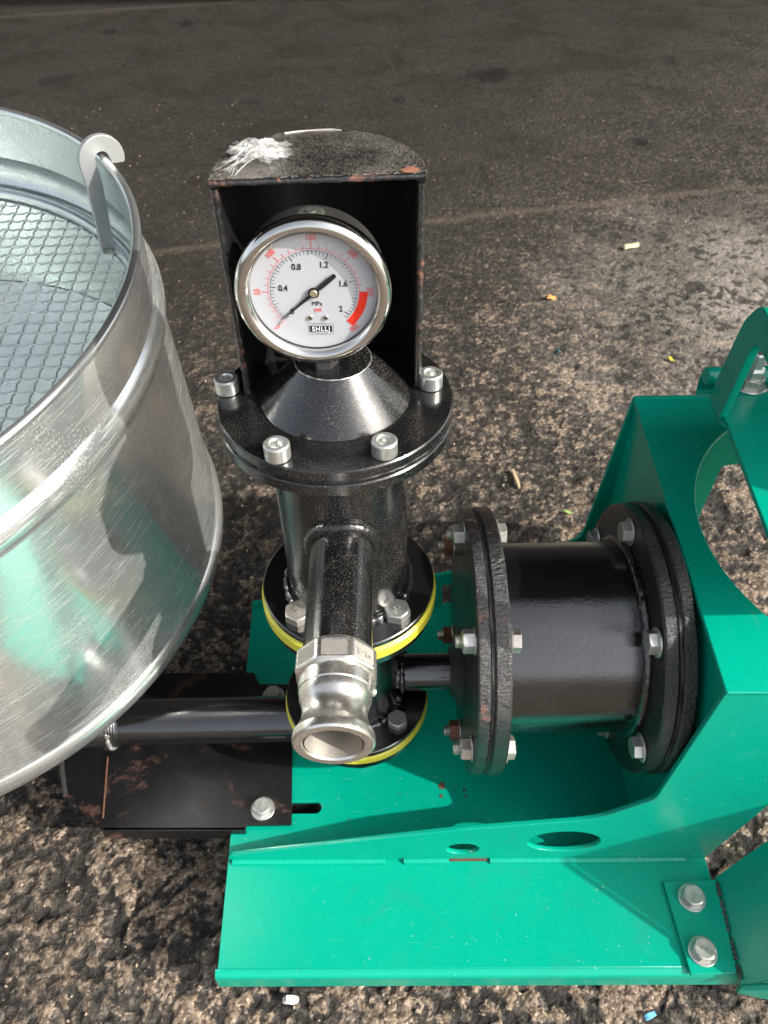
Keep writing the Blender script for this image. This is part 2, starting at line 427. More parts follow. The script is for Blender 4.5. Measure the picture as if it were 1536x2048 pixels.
# ------------------------------------------------------------------ the asphalt
def vnoise(x, y, f, seed):
    rs = np.random.RandomState(seed); T = rs.rand(256, 256)
    X = x * f; Y = y * f; i = np.floor(X).astype(int); j = np.floor(Y).astype(int)
    u = X - i; v = Y - j; u = u * u * (3 - 2 * u); v = v * v * (3 - 2 * v)
    a = T[i % 256, j % 256]; b_ = T[(i + 1) % 256, j % 256]; c = T[i % 256, (j + 1) % 256]; d = T[(i + 1) % 256, (j + 1) % 256]
    return (a * (1 - u) + b_ * u) * (1 - v) + (c * (1 - u) + d * u) * v - .5
def ground():
    nx, ny = 700, 860
    tv = np.linspace(0, 1, ny); ty = .02 + 5.6 * (tv ** 1.75)
    tx = np.linspace(-1, 1, nx)
    Yc = np.concatenate([[-40, -4, -.8], ty, [7.5, 12, 60]])
    half = .78 + .47 * np.clip(Yc, 0, 6)
    X = tx[None, :] * half[:, None]
    X = np.concatenate([np.full((len(Yc), 1), -60.), -4 - half[:, None], X, 4 + half[:, None], np.full((len(Yc), 1), 60.)], 1)
    Y = np.repeat(Yc[:, None], X.shape[1], 1)
    x, y = X, Y
    wx = x + .02 * vnoise(x, y, 22, 9) ; wy = y + .02 * vnoise(x, y, 22, 10)
    big = vnoise(wx, wy, 3.1, 1) + .6 * vnoise(wx, wy, 7.3, 2)
    mid = vnoise(wx, wy, 24, 3) + .8 * vnoise(wx, wy, 47, 4)
    fine = vnoise(wx, wy, 95, 5) + .8 * vnoise(wx, wy, 180, 6) + .5 * vnoise(wx, wy, 330, 7)
    near = np.clip((2.4 - y) / 2.0, .25, 1)         # worn smoother further out
    h = .0030 * big + near * (.0034 * mid + .0042 * fine)
    # pits, where pieces of aggregate have come out
    pit = vnoise(wx, wy, 33, 8) + .5 * vnoise(wx, wy, 70, 11)
    h -= near * .006 * np.clip(pit - .27, 0, .3) / .3
    inside = (np.abs(x) < half[:, None] + .01) & (y > 0) & (y < 5.7)
    edge = np.clip((half[:, None] - np.abs(x)) / .08, 0, 1) * np.clip((y + 0.0) / .06, 0, 1) * inside
    h = h * edge
    V = np.stack([x, y, h], -1).reshape(-1, 3).astype(np.float32)
    r_, c_ = X.shape; idx = np.arange(r_ * c_).reshape(r_, c_)
    Q = np.stack([idx[:-1, :-1], idx[:-1, 1:], idx[1:, 1:], idx[1:, :-1]], -1).reshape(-1, 4)
    me = bpy.data.meshes.new('asphalt_ground')
    me.vertices.add(len(V)); me.vertices.foreach_set('co', V.ravel())
    me.loops.add(Q.size); me.loops.foreach_set('vertex_index', Q.ravel().astype(np.int32))
    me.polygons.add(len(Q)); me.polygons.foreach_set('loop_start', np.arange(0, Q.size, 4, dtype=np.int32))
    me.update(calc_edges=True); me.validate(); me.shade_smooth()
    at = me.attributes.new('hgt', 'FLOAT', 'POINT')
    hv = np.clip(.5 + edge * (mid * .42 + fine * .80 + big * .34 - 1.2 * np.clip(pit - .2, 0, 1)), 0, 1).ravel().astype(np.float32)
    at.data.foreach_set('value', hv)
    m, nt, b = newmat('worn_asphalt'); c = coords(nt)
    an = N(nt, 'ShaderNodeAttribute', attribute_name='hgt'); hg = an.outputs['Fac']
    sxyz = N(nt, 'ShaderNodeSeparateXYZ'); L(nt, c, sxyz.inputs[0])
    big_n = noise(nt, c, 2.2, 4, .6, .4); patch = noise(nt, c, 34, 9, .78, .3); fn = noise(nt, c, 190, 5, .75)
    wv = N(nt, 'ShaderNodeVectorMath', operation='ADD'); wn_ = N(nt, 'ShaderNodeTexNoise'); wn_.inputs['Scale'].default_value = 60; L(nt, c, wn_.inputs['Vector'])
    ws = N(nt, 'ShaderNodeVectorMath', operation='SCALE'); ws.inputs['Scale'].default_value = .010; L(nt, wn_.outputs['Color'], ws.inputs[0])
    L(nt, c, wv.inputs[0]); L(nt, ws.outputs[0], wv.inputs[1])
    def vor(scale):
        v = N(nt, 'ShaderNodeTexVoronoi'); v.inputs['Scale'].default_value = scale; L(nt, wv.outputs[0], v.inputs['Vector'])
        bw = N(nt, 'ShaderNodeRGBToBW'); L(nt, v.outputs['Color'], bw.inputs[0]); return v.outputs['Distance'], bw.outputs[0]
    d1, g1 = vor(105); d2, g2 = vor(260)
    dark = ramp(nt, g1, [(.22, (.022, .020, .018)), (.45, (.052, .047, .041)), (.62, (.085, .075, .065)), (.80, (.20, .175, .15))])
    dark2 = ramp(nt, g2, [(.25, (.020, .018, .016)), (.55, (.060, .052, .044)), (.80, (.19, .16, .13))])
    dark = mixc(nt, ramp(nt, noise(nt, c, 50, 3), [(.42, 0.0), (.58, 1.0)]), dark, dark2)
    dark = mixc(nt, ramp(nt, d1, [(.45, 0.0), (.75, .65)]), dark, (.014, .012, .011))
    sand = ramp(nt, mth(nt, 'ADD', mth(nt, 'MULTIPLY', fn, .6), mth(nt, 'MULTIPLY', g2, .4)), [(.36, (.085, .062, .044)), (.46, (.20, .148, .102)), (.56, (.33, .250, .175)), (.68, (.55, .44, .34))])
    # how much tan sand fills the surface: thinned further out to paint the shade there
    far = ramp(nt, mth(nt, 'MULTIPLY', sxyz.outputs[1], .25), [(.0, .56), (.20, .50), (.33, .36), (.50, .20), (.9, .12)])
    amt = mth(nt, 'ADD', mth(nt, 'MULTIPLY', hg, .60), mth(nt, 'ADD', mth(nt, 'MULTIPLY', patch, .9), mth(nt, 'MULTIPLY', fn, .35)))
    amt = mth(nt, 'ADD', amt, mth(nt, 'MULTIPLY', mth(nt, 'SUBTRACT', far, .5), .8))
    # sunlit ground out to the right, painted as a paler, sandier area
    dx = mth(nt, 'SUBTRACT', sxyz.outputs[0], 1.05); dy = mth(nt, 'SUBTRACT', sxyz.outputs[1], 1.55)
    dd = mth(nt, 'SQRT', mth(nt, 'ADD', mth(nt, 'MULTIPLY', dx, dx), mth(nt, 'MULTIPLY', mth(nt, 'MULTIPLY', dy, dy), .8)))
    sunlit = ramp(nt, mth(nt, 'ADD', dd, mth(nt, 'MULTIPLY', big_n, .5)), [(.45, 1.0), (1.15, 0.0)])
    amt = mth(nt, 'ADD', amt, mth(nt, 'MULTIPLY', sunlit, .16))
    sm = ramp(nt, amt, [(.95, 0.0), (1.12, 1.0)])
    col = mixc(nt, mth(nt, 'MULTIPLY', sm, .92), dark, sand)
    col = mixc(nt, mth(nt, 'MULTIPLY', sunlit, .58), col, (.42, .39, .34))
    pale_specks = ramp(nt, noise(nt, c, 75, 2, .5), [(.72, 0.0), (.75, 1.0)])  # pale specks scattered at random over the asphalt
    col = mixc(nt, mth(nt, 'MULTIPLY', pale_specks, .55), col, (.55, .50, .44))
    col = mixc(nt, ramp(nt, hg, [(.12, .8), (.38, 0.0)]), col, (.016, .014, .012))
    damp = ramp(nt, noise(nt, c, 3.4, 7, .62, .7), [(.46, 0.0), (.60, 1.0)])
    col = mixc(nt, mth(nt, 'MULTIPLY', damp, .34), col, (.030, .026, .022))
    # shade over the far left, painted into the asphalt colour
    far_shade = ramp(nt, mth(nt, 'ADD', mth(nt, 'MULTIPLY', mth(nt, 'SUBTRACT', sxyz.outputs[1], mth(nt, 'MULTIPLY', sxyz.outputs[0], 1.3)), .20), mth(nt, 'MULTIPLY', big_n, .25)), [(.18, 0.0), (.62, 1.0)])
    col = mixc(nt, mth(nt, 'MULTIPLY', far_shade, .80), col, (.024, .020, .016))
    # oil spots and laying joints
    def spot(cx, cy, rx, ry, s):
        a = mth(nt, 'MULTIPLY', mth(nt, 'SUBTRACT', sxyz.outputs[0], cx), 1 / rx); e = mth(nt, 'MULTIPLY', mth(nt, 'SUBTRACT', sxyz.outputs[1], cy), 1 / ry)
        d = mth(nt, 'SQRT', mth(nt, 'ADD', mth(nt, 'MULTIPLY', a, a), mth(nt, 'MULTIPLY', e, e)))
        return mth(nt, 'MULTIPLY', ramp(nt, mth(nt, 'ADD', mth(nt, 'MULTIPLY', d, .34), mth(nt, 'MULTIPLY', noise(nt, scaled(nt, c, (1, .6, 1)), 13, 7, .8, .8), 1.05)), [(.74, 1.0), (.82, 0.0)]), s)
    for (px, py, rx, ry, s) in ((978, 150, .115, .13, .93), (1282, 284, .03, .05, .9), (375, 48, .05, .08, .8), (215, 62, .05, .08, .7), (800, 200, .03, .06, .6), (105, 160, .07, .10, .6), (500, 205, .05, .05, .5)):
        p = onz(px, py, 0); col = mixc(nt, spot(p.x, p.y, rx, ry, s), col, (.010, .009, .008))
    def joint(p, q, w):
        a = onz(*p, 0); e = onz(*q, 0); t = (e - a).normalized(); nn = Vector((-t.y, t.x, 0)); k = -(nn.x * a.x + nn.y * a.y)
        d = mth(nt, 'ADD', mth(nt, 'ADD', mth(nt, 'MULTIPLY', sxyz.outputs[0], nn.x), mth(nt, 'MULTIPLY', sxyz.outputs[1], nn.y)), k)
        d = mth(nt, 'ADD', d, mth(nt, 'MULTIPLY', mth(nt, 'SUBTRACT', noise(nt, c, 5, 4), .5), .09))
        return mth(nt, 'ABSOLUTE', d), w
    for (p, q, w, cc) in (((300, 505), (1500, 375), .012, (.15, .115, .085)), ((0, 35), (420, 8), .025, (.10, .085, .07))):
        d, w = joint(p, q, w)
        col = mixc(nt, mth(nt, 'MULTIPLY', ramp(nt, d, [(w * .3, .75), (w * 2.2, 0.0)]), noise(nt, c, 30, 3)), col, cc)
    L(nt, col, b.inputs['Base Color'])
    L(nt, mth(nt, 'SUBTRACT', ramp(nt, fn, [(.3, .55), (.7, .9)]), mth(nt, 'MULTIPLY', damp, .18)), b.inputs['Roughness']); b.inputs['Specular IOR Level'].default_value = .35
    bump(nt, b, mth(nt, 'ADD', mth(nt, 'MULTIPLY', fn, .8), mth(nt, 'SUBTRACT', mth(nt, 'MULTIPLY', noise(nt, c, 420, 3, .7), .5), mth(nt, 'ADD', mth(nt, 'MULTIPLY', d1, .8), mth(nt, 'MULTIPLY', d2, .4)))), .0040, .9)
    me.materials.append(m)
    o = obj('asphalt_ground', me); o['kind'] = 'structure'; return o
ground()

# ------------------------------------------------------------------ the pump: one rigid machine
PUMP = thing('mortar_pump', 'black mortar pump with a round pressure gauge, bolted in a green steel frame', 'pump', (0.0, .45, .09))
BZ = .090                                     # top of the green base plate
# -- frame plane helpers: the frame stands turned by 0.8 degrees
YAW = R(-.8)
FX = Vector((math.cos(YAW), math.sin(YAW), 0)); FY = Vector((-math.sin(YAW), math.cos(YAW), 0)); FZ = Vector((0, 0, 1))
FP = Vector((0, .3262, BZ)); BP = Vector((0, .670, BZ))
def plane_m(p0, ex, ey):
    m_ = Matrix((ex, ey, ex.cross(ey))).transposed().to_4x4(); m_.translation = p0; return m_
def uv(px, py, p0, ex, ey):
    n = ex.cross(ey); d = on(px, py, p0, n) - Vector(p0); return (d.dot(ex), d.dot(ey))
TH = .005
# base plate, in its own plane (x right, y away)
B0 = Vector((0, 0, BZ))
bl = [uv(px, py, B0, FX, FY) for px, py in ((430, 1960), (455, 1718), (505, 1212))]
fy = FP.dot(FY); by = BP.dot(FY)
lipy = uv(430, 1955, B0, FX, FY)[1]
out = [(bl[0][0] + .001, lipy + .007), (.326, lipy + .007), (.326, by), (bl[2][0], by)]
s1 = uv(597, 1615, B0, FX, FY); s2 = uv(631, 1615, B0, FX, FY)
slot = []
for k in range(13): a = -PI / 2 + PI * k / 12; slot.append((s2[0] + .0065 * math.cos(a), s2[1] + .0065 * math.sin(a)))
for k in range(13): a = PI / 2 + PI * k / 12; slot.append((s1[0] - .02 + .0065 * math.cos(a), s2[1] + .0065 * math.sin(a)))
curve_plate('base_plate', out, [slot], TH, .0008, M['green'], plane_m(B0 - FZ * TH / 2, FX, FY), PUMP)
# rolled front lip of the base plate
mb = MB(); prof = []
for k in range(9): a = PI / 2 * k / 8; prof.append((lipy + .007 - .007 * math.sin(a), BZ - .007 + .007 * math.cos(a)))
prof += [(lipy, BZ - .031), (lipy + .004, BZ - .032)]
inn = [(lipy + .004, BZ - .012), (lipy + .0065, BZ - .007), (lipy + .007, BZ - .004)]
loop = prof + inn
xl, xr = bl[0][0] - .001, .75
vs = [FX * x + FY * y + FZ * z for x in (xl, xr) for (y, z) in loop]; n = len(loop)
mb.add(vs, [(i, (i + 1) % n, n + (i + 1) % n, n + i) for i in range(n)] + [tuple(range(n))[::-1], tuple(range(n, 2 * n))])
mb.build('front_lip', M['green'], PUMP, 30)

# front upright plate
def fuv(px, py): return uv(px, py, FP, FX, FZ)
crease = fuv(1453, 1385)
fl = [fuv(455, 1712), fuv(925, 1660), fuv(1190, 1640), fuv(1310, 1600), crease]
d1 = fuv(1415, 1712); d2 = fuv(1536, 1612)
k = (d2[0] - d1[0]) / (d2[1] - d1[1])
legx = lambda z, d=d1: d[0] + (z - d[1]) * k
fpoly = [(fl[0][0], .0005), (fl[0][0], max(fl[0][1], .010))] + fl[1:] + [(.62, crease[1]), (.62, .27), (legx(.27), .27), (legx(.0005), .0005)]
h1 = [fuv(893, 1698), fuv(958, 1698)]; c1 = ((h1[0][0] + h1[1][0]) / 2, (fuv(925, 1698)[1])); r1 = (h1[1][0] - h1[0][0]) / 2
h2 = [fuv(1055, 1684), fuv(1200, 1684)]; c2 = ((h2[0][0] + h2[1][0]) / 2, fuv(1127, 1685)[1] + .002); r2 = (h2[1][0] - h2[0][0]) / 2
hol = [circ(c1[0], c1[1], r1, 32, .0125), circ(c2[0], c2[1], r2, 48, .0235)]
curve_plate('front_side_plate', rounded(fpoly, [0, .006, .01, .02, .01, .004, 0, 0, .01, 0]), hol, TH, .0008, M['green'], plane_m(FP + FY * (TH / 2), FX, FZ), PUMP)
# back upright plate, the same shape mirrored to the far side
def buv(px, py): return uv(px, py, BP, FX, FZ)
A_ = buv(1266, 791)
bt = [buv(505, 1210), buv(880, 1145), buv(1160, 1075), A_]
e1 = buv(1400, 1019); e2 = buv(1441, 928); kb = (e2[0] - e1[0]) / (e2[1] - e1[1])
bpoly = [(bt[0][0], .0005), (bt[0][0], .012), bt[1], bt[2], A_, (.62, A_[1]), (.62, e2[1] + .02), (e2[0] + .05, e2[1] + .012), e2, (e1[0] - kb * (e1[1] - .0005), .0005)]
sq = [buv(px, py) for px, py in ((884, 1205), (922, 1205), (922, 1165), (884, 1165))]
curve_plate('back_side_plate', rounded(bpoly, [0, .004, .01, .02, .004, 0, 0, .01, .004, 0]), [rounded(sq, .003)], TH, .0008, M['green'], plane_m(BP - FY * (TH / 2), FX, FZ), PUMP)
# end plate that carries the cylinder flange
EX = .2605
zf = BZ + crease[1]; zb = BZ + A_[1]; ya, yb = fy + TH, by - TH
mb = MB(); e = []
for x in (EX, EX + TH):
    e += [FX * x + FY * ya + FZ * (BZ), FX * x + FY * yb + FZ * BZ, FX * x + FY * yb + FZ * (zb - TH - .001), FX * x + FY * ya + FZ * (zf - TH - .001)]
mb.add(e, [(0, 1, 2, 3), (7, 6, 5, 4), (0, 4, 5, 1), (1, 5, 6, 2), (2, 6, 7, 3), (3, 7, 4, 0)])
mb.build('end_plate', M['green'], PUMP)
# top plate with its big round hole; slopes gently up to the back
t0 = FX * 0 + FY * fy + FZ * zf; ey = (FY * (by - fy) + FZ * (zb - zf)); tl = ey.length; ey.normalize()
th_ = []
for (px, py) in ((1450, 862), (1395, 960), (1400, 1020), (1440, 1140), (1490, 1195), (1536, 1225)):
    th_.append(uv(px, py, t0, FX, ey))
A3 = np.array([[2 * p[0], 2 * p[1], 1] for p in th_]); B3 = np.array([p[0] ** 2 + p[1] ** 2 for p in th_])
sol = np.linalg.lstsq(A3, B3, rcond=None)[0]; hr = math.sqrt(sol[2] + sol[0] ** 2 + sol[1] ** 2)
tA = uv(1266, 791, t0, FX, ey); tC = uv(1453, 1387, t0, FX, ey); tB = uv(1410, 791, t0, FX, ey)
topo = [(tC[0], -.0005), (.70, -.0005), (.70, tl), (tA[0], tl)]
curve_plate('top_plate', rounded(topo, [.003, 0, 0, .004]), [circ(sol[0], sol[1], hr, 96)], TH, .0012, M['green'], plane_m(t0 - FX.cross(ey) * TH / 2, FX, ey), PUMP)
# welds along the foot of the front upright
pts = []; a = FP + FX * (fl[0][0] + .006); L_ = .475
for seg, (u0, u1) in enumerate(((.004, .165), (.185, .232), (.275, .480))):
    path = [FP + FX * (fl[0][0] + u0 + (u1 - u0) * i / 70) + FZ * .0008 - FY * .001 for i in range(71)]
    weld(path, .0042, PUMP, M['green'], False, 8, .05, seg + 3)
mb = MB()
for (u0, u1) in ((.233, .272),):
    path = [FP + FX * (fl[0][0] + u0 + (u1 - u0) * i / 20) + FZ * .0012 - FY * .0006 for i in range(21)]
    mb.tube(path, .0016, 6)
mb.build('rust_streak', M['rustchip'], PUMP, 60, label='bare brown rust where the seam paint has flaked')
# bolted mounting plate on the ledge and the inclined corner plate
mp = [uv(px, py, B0, FX, FY) for px, py in ((1325, 1766), (1380, 1952), (1474, 1948), (1428, 1762))]
curve_plate('mounting_plate', rounded(mp, .001), [], .004, .0005, M['green'], plane_m(B0 + FZ * .0022, FX, FY), PUMP)
for px, py, sp in ((1383, 1796, .2), (1405, 1903, .75)):
    p = onz(px, py, BZ + .0042); hexbolt(p, (0, 0, 1), PUMP, sp, mark=.4, scale=1.02)
s0 = onz(1430, 1764, BZ); s1_ = onz(1480, 1966, BZ)
cx = (s0 - s1_).normalized()                      # along the seam
cn = Vector((0, 0, 1)).cross(cx); out_ = Vector((1, 0, 0)); out_ = (out_ - cx * out_.dot(cx)).normalized()
cy_ = (out_ * math.cos(R(48)) + FZ * math.sin(R(48)))
def cuv(px, py):
    return uv(px, py, s1_, cy_, cx)
cpoly = [(0, (s0 - s1_).length + .004), cuv(1536, 1680), (.42, cuv(1536, 1680)[1] + .05), (.42, -.05), cuv(1536, 1962), (0, -.004)]
curve_plate('corner_plate', cpoly, [], TH, .0008, M['green'], plane_m(s1_ + Vector((.002, 0, -.001)), cy_, cx), PUMP)
mb = MB()
a, b_ = s1_ + Vector((.002, -.004, .001)), s1_ + cy_ * .42 - cx * .05 + Vector((0, -.004, .003))
mb.tube([a + (b_ - a) * (i / 6) for i in range(7)], .003, 8)
mb.build('edge_trim', M['green'], PUMP)
pq = [s1_ + Vector((.006, -.001, -.030)), s1_ + Vector((.006, -.001, -.002)), s1_ + cy_ * .42 - cx * .05 + Vector((0, .001, -.004)), s1_ + cy_ * .42 - cx * .05 + Vector((0, .001, -.33))]
mb = MB(); mb.add(pq + [p + Vector((0, .004, 0)) for p in pq], [(0, 1, 2, 3), (7, 6, 5, 4), (0, 4, 5, 1), (1, 5, 6, 2), (2, 6, 7, 3), (3, 7, 4, 0)])
mb.build('front_panel', M['green'], PUMP)
for q0, q1 in ((.03, .16), (.20, .52), (.60, .80), (.84, .97)):
    weld([s0 + (s1_ - s0) * (q0 + (q1 - q0) * i / 24) + Vector((.0008 * math.sin(i), 0, .0036)) for i in range(25)], .0019, PUMP, M['seam'], False, 8, .7, int(q0 * 100))

# upper mounting plate, upright lug, bar and bolt at the right edge
UZ = .505
U0 = Vector((0, 0, UZ))
up_ = [onz(px, py, UZ) for px, py in ((1396, 773), (1402, 741), (1536, 737))]
ml = [onz(1455, 848, UZ), onz(1536, 1062, UZ)]
dirl = (ml[1] - ml[0]).normalized()
farl = ml[0] + dirl * .19
P2 = lambda p: (p.x, p.y)
curve_plate('upper_plate', [P2(onz(1424, 782, UZ)), P2(ml[0]), P2(farl), (.95, farl.y), (.95, up_[2].y), P2(up_[2] - Vector((.03, 0, 0)))], [circ(onz(1521, 772, UZ).x, onz(1521, 772, UZ).y, .009, 24)], TH, .0008, M['green'], plane_m(U0 - FZ * TH / 2, Vector((1, 0, 0)), Vector((0, 1, 0))), PUMP)
# lug: stands on the left edge of the upper plate
lx = dirl; lo = onz(1455, 848, UZ)
def luv(px, py): return uv(px, py, lo, lx, FZ)
pa = [luv(*p) for p in ((1455, 852), (1428, 812), (1427, 788), (1497, 640), (1512, 615), (1532, 607))]
apex_in = luv(1524, 690); innl = luv(1444, 842); inb = luv(1510, 700)
LW = .23
lug = [pa[0], pa[1], pa[2], pa[3], pa[5], (LW, pa[5][1]), (LW, pa[0][1]), (LW - .03, innl[1]), (LW - .03, apex_in[1]), apex_in, inb, innl]
curve_plate('lifting_lug', rounded(lug, [.001, .004, .006, .01, .012, .012, .002, .002, .004, .004, .010, .001]), [], .007, .0008, M['green'], plane_m(lo, lx, FZ), PUMP)
# motor box added out of view on the upper plate, to shade the frame
MB().lathe([(0, 0), (.115, 0), (.12, .005), (.12, .30), (.115, .305), (0, .305)], axis((.50, .47, UZ + .13), (1, 0, 0)), 48).build('unseen_motor', M['green'], PUMP)
# short bar lying on a tab behind the lug
bx0 = onz(1400, 765, UZ); bx1 = Vector((bx0.x + .12, bx0.y + .003, UZ))
curve_plate('bar_tab', rounded([P2(onz(1394, 775, UZ)), P2(onz(1470, 775, UZ)), P2(onz(1470, 740, UZ)), P2(onz(1404, 740, UZ))], .004), [], .005, .0006, M['green'], plane_m(U0 - FZ * .006, Vector((1, 0, 0)), Vector((0, 1, 0))), PUMP)
c0 = onz(1411, 752, UZ + .008)
MB().lathe(disc(.0082, 0, .14, .0008), axis(c0, (1, .01, 0)), 32).build('round_bar', M['green'], PUMP)
pb = onz(1497, 772, UZ)
o = hexbolt(pb, (0, .0, 1), PUMP, .3, scale=1.15)
MB().lathe([(0, .009), (.0095, .009), (.0095, .019), (.0065, .021), (.0065, .034), (.0055, .036), (0, .036)], axis(pb, (0, 0, 1)), 6).build('stud', M['zinc'], PUMP, 20)

# rust chips on the pan and on the back corner
def chip(name, px, py, z, r, mat, label=None, parent=PUMP, n_=(0, 0, 1), seed=0):
    rg = random.Random(seed); p = onz(px, py, z); A = axis(p, n_)
    mb = MB(); k_ = 14; vs = [A @ Vector((0, 0, .0009))]
    for i in range(k_):
        rr = r * rg.uniform(.5, 1.15); a = 2 * PI * i / k_
        vs.append(A @ Vector((rr * math.cos(a), rr * math.sin(a) * 1.3, .0003)))
    mb.add(vs, [(0, 1 + i, 1 + (i + 1) % k_) for i in range(k_)])
    return mb.build(name, mat, parent, 60, label=label)
for i, (px, py, r) in enumerate(((884, 1572, .0042), (882, 1592, .0022), (908, 1580, .0010), (800, 1588, .0009), (928, 1580, .0022), (932, 1592, .0016), (698, 1640, .0011))):
    chip('rust_spot', px, py, BZ, r, M['rustchip'] if i < 2 else M['seam'], seed=i)

# -- the upright outlet column
RX, RY = -.0335, .460
def V3(z): return Vector((RX, RY, z))
UPV = (0, 0, 1)
def ring(name, R1, z0, z1, mat, b=.0010, **k):
    return MB().lathe(disc(R1, z0, z1, b), Matrix.Translation((RX, RY, 0)), 128).build(name, mat, PUMP, **k)
ring('cover_flange', .0853, .5835, .592, M['black_dusty'])
MB().lathe(disc(.0846, .5800, .5835, .0006), Matrix.Translation((RX, RY, 0)), 128, rfun=lambda r, z, a: r + (.0005 * math.sin(a * 23) + .0005 * math.sin(a * 51 + 1) if r > .08 else 0)).build('gasket', M['gasket'], PUMP)
ring('upper_flange', .0856, .5705, .5800, M['black_dusty'])
ring('riser_pipe', .0530, .388, .5705, M['black_dusty'], .0004)
ring('lower_flange', .0775, .3835, .390, M['black'])
ring('gasket', .0795, .3675, .3835, M['yellow'], .003, label='thick yellow plastic gasket ring under the riser flange')
ring('valve_flange', .0770, .3585, .3675, M['black'])
ring('valve_body', .0460, .203, .3585, M['black'], .0004)
ring('inlet_flange', .0752, .1985, .2055, M['black'])
ring('gasket', .0768, .1875, .1985, M['yellow'], .002, label='yellow plastic gasket ring of the inlet flange')
ring('base_flange', .0750, .1775, .1875, M['black'])
ring('inlet_body', .0300, BZ, .1775, M['black'], .0004)
weld(ring_path(V3(.3915), UPV, .0548, 120), .0042, PUMP, seed=2)
weld(ring_path(V3(.2072), UPV, .0472, 100), .0034, PUMP, seed=3)
weld(ring_path(V3(.5700), UPV, .0540, 100), .0022, PUMP, seed=4)
# bolts of the two stacked flanges
for i in range(4):
    a = R(45 + 90 * i); hexbolt(V3(.390) + Vector((.0605 * math.cos(a), .0605 * math.sin(a), 0)), UPV, PUMP, .25 + .5 * i, washer=None, scale=1.12, mark=(.3 if i > 1 else False))
    a = R(48 + 90 * i); hexbolt(V3(.2055) + Vector((.0580 * math.cos(a), .0580 * math.sin(a), 0)), UPV, PUMP, .5 + .3 * i, washer=None, scale=1.0, mark=(.2 if i == 3 else False))
chip('weld_lump', 748, 1432, .2055, .0085, M['weld'], seed=5)
# cover: cone and its six socket screws
MB().lathe([(0, .591), (.0536, .591), (.0540, .5925), (.0535, .5935), (.0272, .6225), (.0268, .6232), (.0262, .6235), (0, .6235)], Matrix.Translation((RX, RY, 0)), 96).build('cover_cone', M['black_dusty'], PUMP, 25)
weld(ring_path(V3(.6232), UPV, .0268, 60), .0005, PUMP, M['zinc'], seed=8, ripple=.9, name='worn_edge')
for p, tilt in (((456, 781), .3), ((556, 913), .0), ((769, 906), .25), ((861, 771), .1), (None, 0), (None, 0)):
    if p: q = onz(*p, .5922)
    else: q = None
    if q is None: continue
    obj('cap_screw', CAP, PUMP, mat4=axis(q, UPV, tilt))

# -- outlet branch and its coupling
oz = .4855; oax = Vector((-.01, -1, -.035)).normalized(); o0 = Vector((-.0325, .455, oz + .002))
OA = axis(o0, oax)
MB().lathe([(0, 0), (.0240, 0), (.0240, .150), (.0225, .151), (0, .151)], OA, 72).build('outlet_pipe', M['black_dusty'], PUMP)
sp = []
for k in range(110):
    a = 2 * PI * k / 110; x = .0250 * math.cos(a); z = .0250 * math.sin(a)
    yy = RY - math.sqrt(max(0, .0530 ** 2 - (x * 1.0) ** 2)) - .0012
    sp.append(Vector((o0.x + x, yy, oz + z + .0005)))
weld(sp, .0058, PUMP, M['black_dusty'], seed=12, ripple=.07, sides=14)
# coupling, in steps along the branch axis
cL = .1445
cp = MB()
Rb = .0192
def cr(r, z, a): return hexr8(a, r - 5) if r > 4 else r
def hexr8(a, ap): return min(ap / math.cos(((a + PI / 8) % (PI / 4)) - PI / 8), ap * 1.055)
outer = [(.0235, .0), (.0252, .0008), (.0256, .0025), (5.0264, .0030), (5.0270, .0045), (5.0270, .0185), (5.0264, .0198), (.0254, .0205), (.0250, .0206), (.0249, .024), (.0249, .0300), (.0243, .0308), (.0242, .0345), (.0234, .0375), (.0224, .0400), (.0216, .0430), (.0213, .0465), (.0216, .0500), (.0225, .0535), (.0240, .0565), (.0262, .0605), (.0266, .0635), (.0262, .0660), (.0250, .0672), (Rb + .0010, .0672), (Rb, .0660), (Rb - .001, .02), (Rb - .001, .0)]
cp.lathe([(r, z + cL) for r, z in outer], OA, 96, True, cr)
COUP = cp.build('hose_coupling', M['alu'], PUMP, 21)
MB().lathe([(0, .004), (Rb - .0009, .004), (Rb - .0009, .0664)], OA @ Matrix.Translation((0, 0, cL)), 64, caps=False).build('bore', M['alu_cast'], COUP, 30)
MB().lathe([(.0, 0), (.003, 0), (.0034, .0006), (.0026, .0022), (0, .0026)], axis(OA @ Vector((0, 0, cL + .027)) + Vector((.0243, 0, -.004)), (1, 0, -.15)), 20).build('lug_pin', M['alu'], COUP)
# cast rough panels on two facets, pen scribble on the third
def facet(angdeg, w, name, mat, raise_=.0002):
    A = OA @ Matrix.Rotation(R(angdeg), 4, 'Z')
    m_ = MB().box((.0268, -w / 2, cL + .0060), (.0270 + raise_, w / 2, cL + .0170), A)
    return m_.build(name, mat, COUP)
# find the angle of the local frame that looks upward
upl = (OA.inverted().to_3x3() @ Vector((0, 0, 1))); ua = math.degrees(math.atan2(upl.y, upl.x))
ua = round(ua / 45) * 45
facet(ua, .017, 'cast_panel', M['alu_cast'])
facet(ua - 45, .017, 'cast_panel', M['alu_cast']); facet(ua + 45, .017, 'cast_panel', M['alu_cast'])
sgn = 1 if (OA @ Matrix.Rotation(R(ua + 45), 4, 'Z') @ Vector((.03, 0, 0))).x > o0.x else -1
A = OA @ Matrix.Rotation(R(ua + 45 * sgn), 4, 'Z')
scr = [[(-.0065, -.003), (-.0058, .001), (-.0056, .003)], [(-.0036, .002), (-.0058, 0), (-.0034, -.0028)], [(-.0026, -.0008), (-.0008, -.0004)], [(.0006, .0012), (.0020, .0020), (.0024, .0008), (.0010, .0004), (.0018, -.0030)], [(.0038, .0012), (.0052, .0014), (.0054, -.0008), (.0040, -.0006), (.0038, .001)]]
mb = MB()
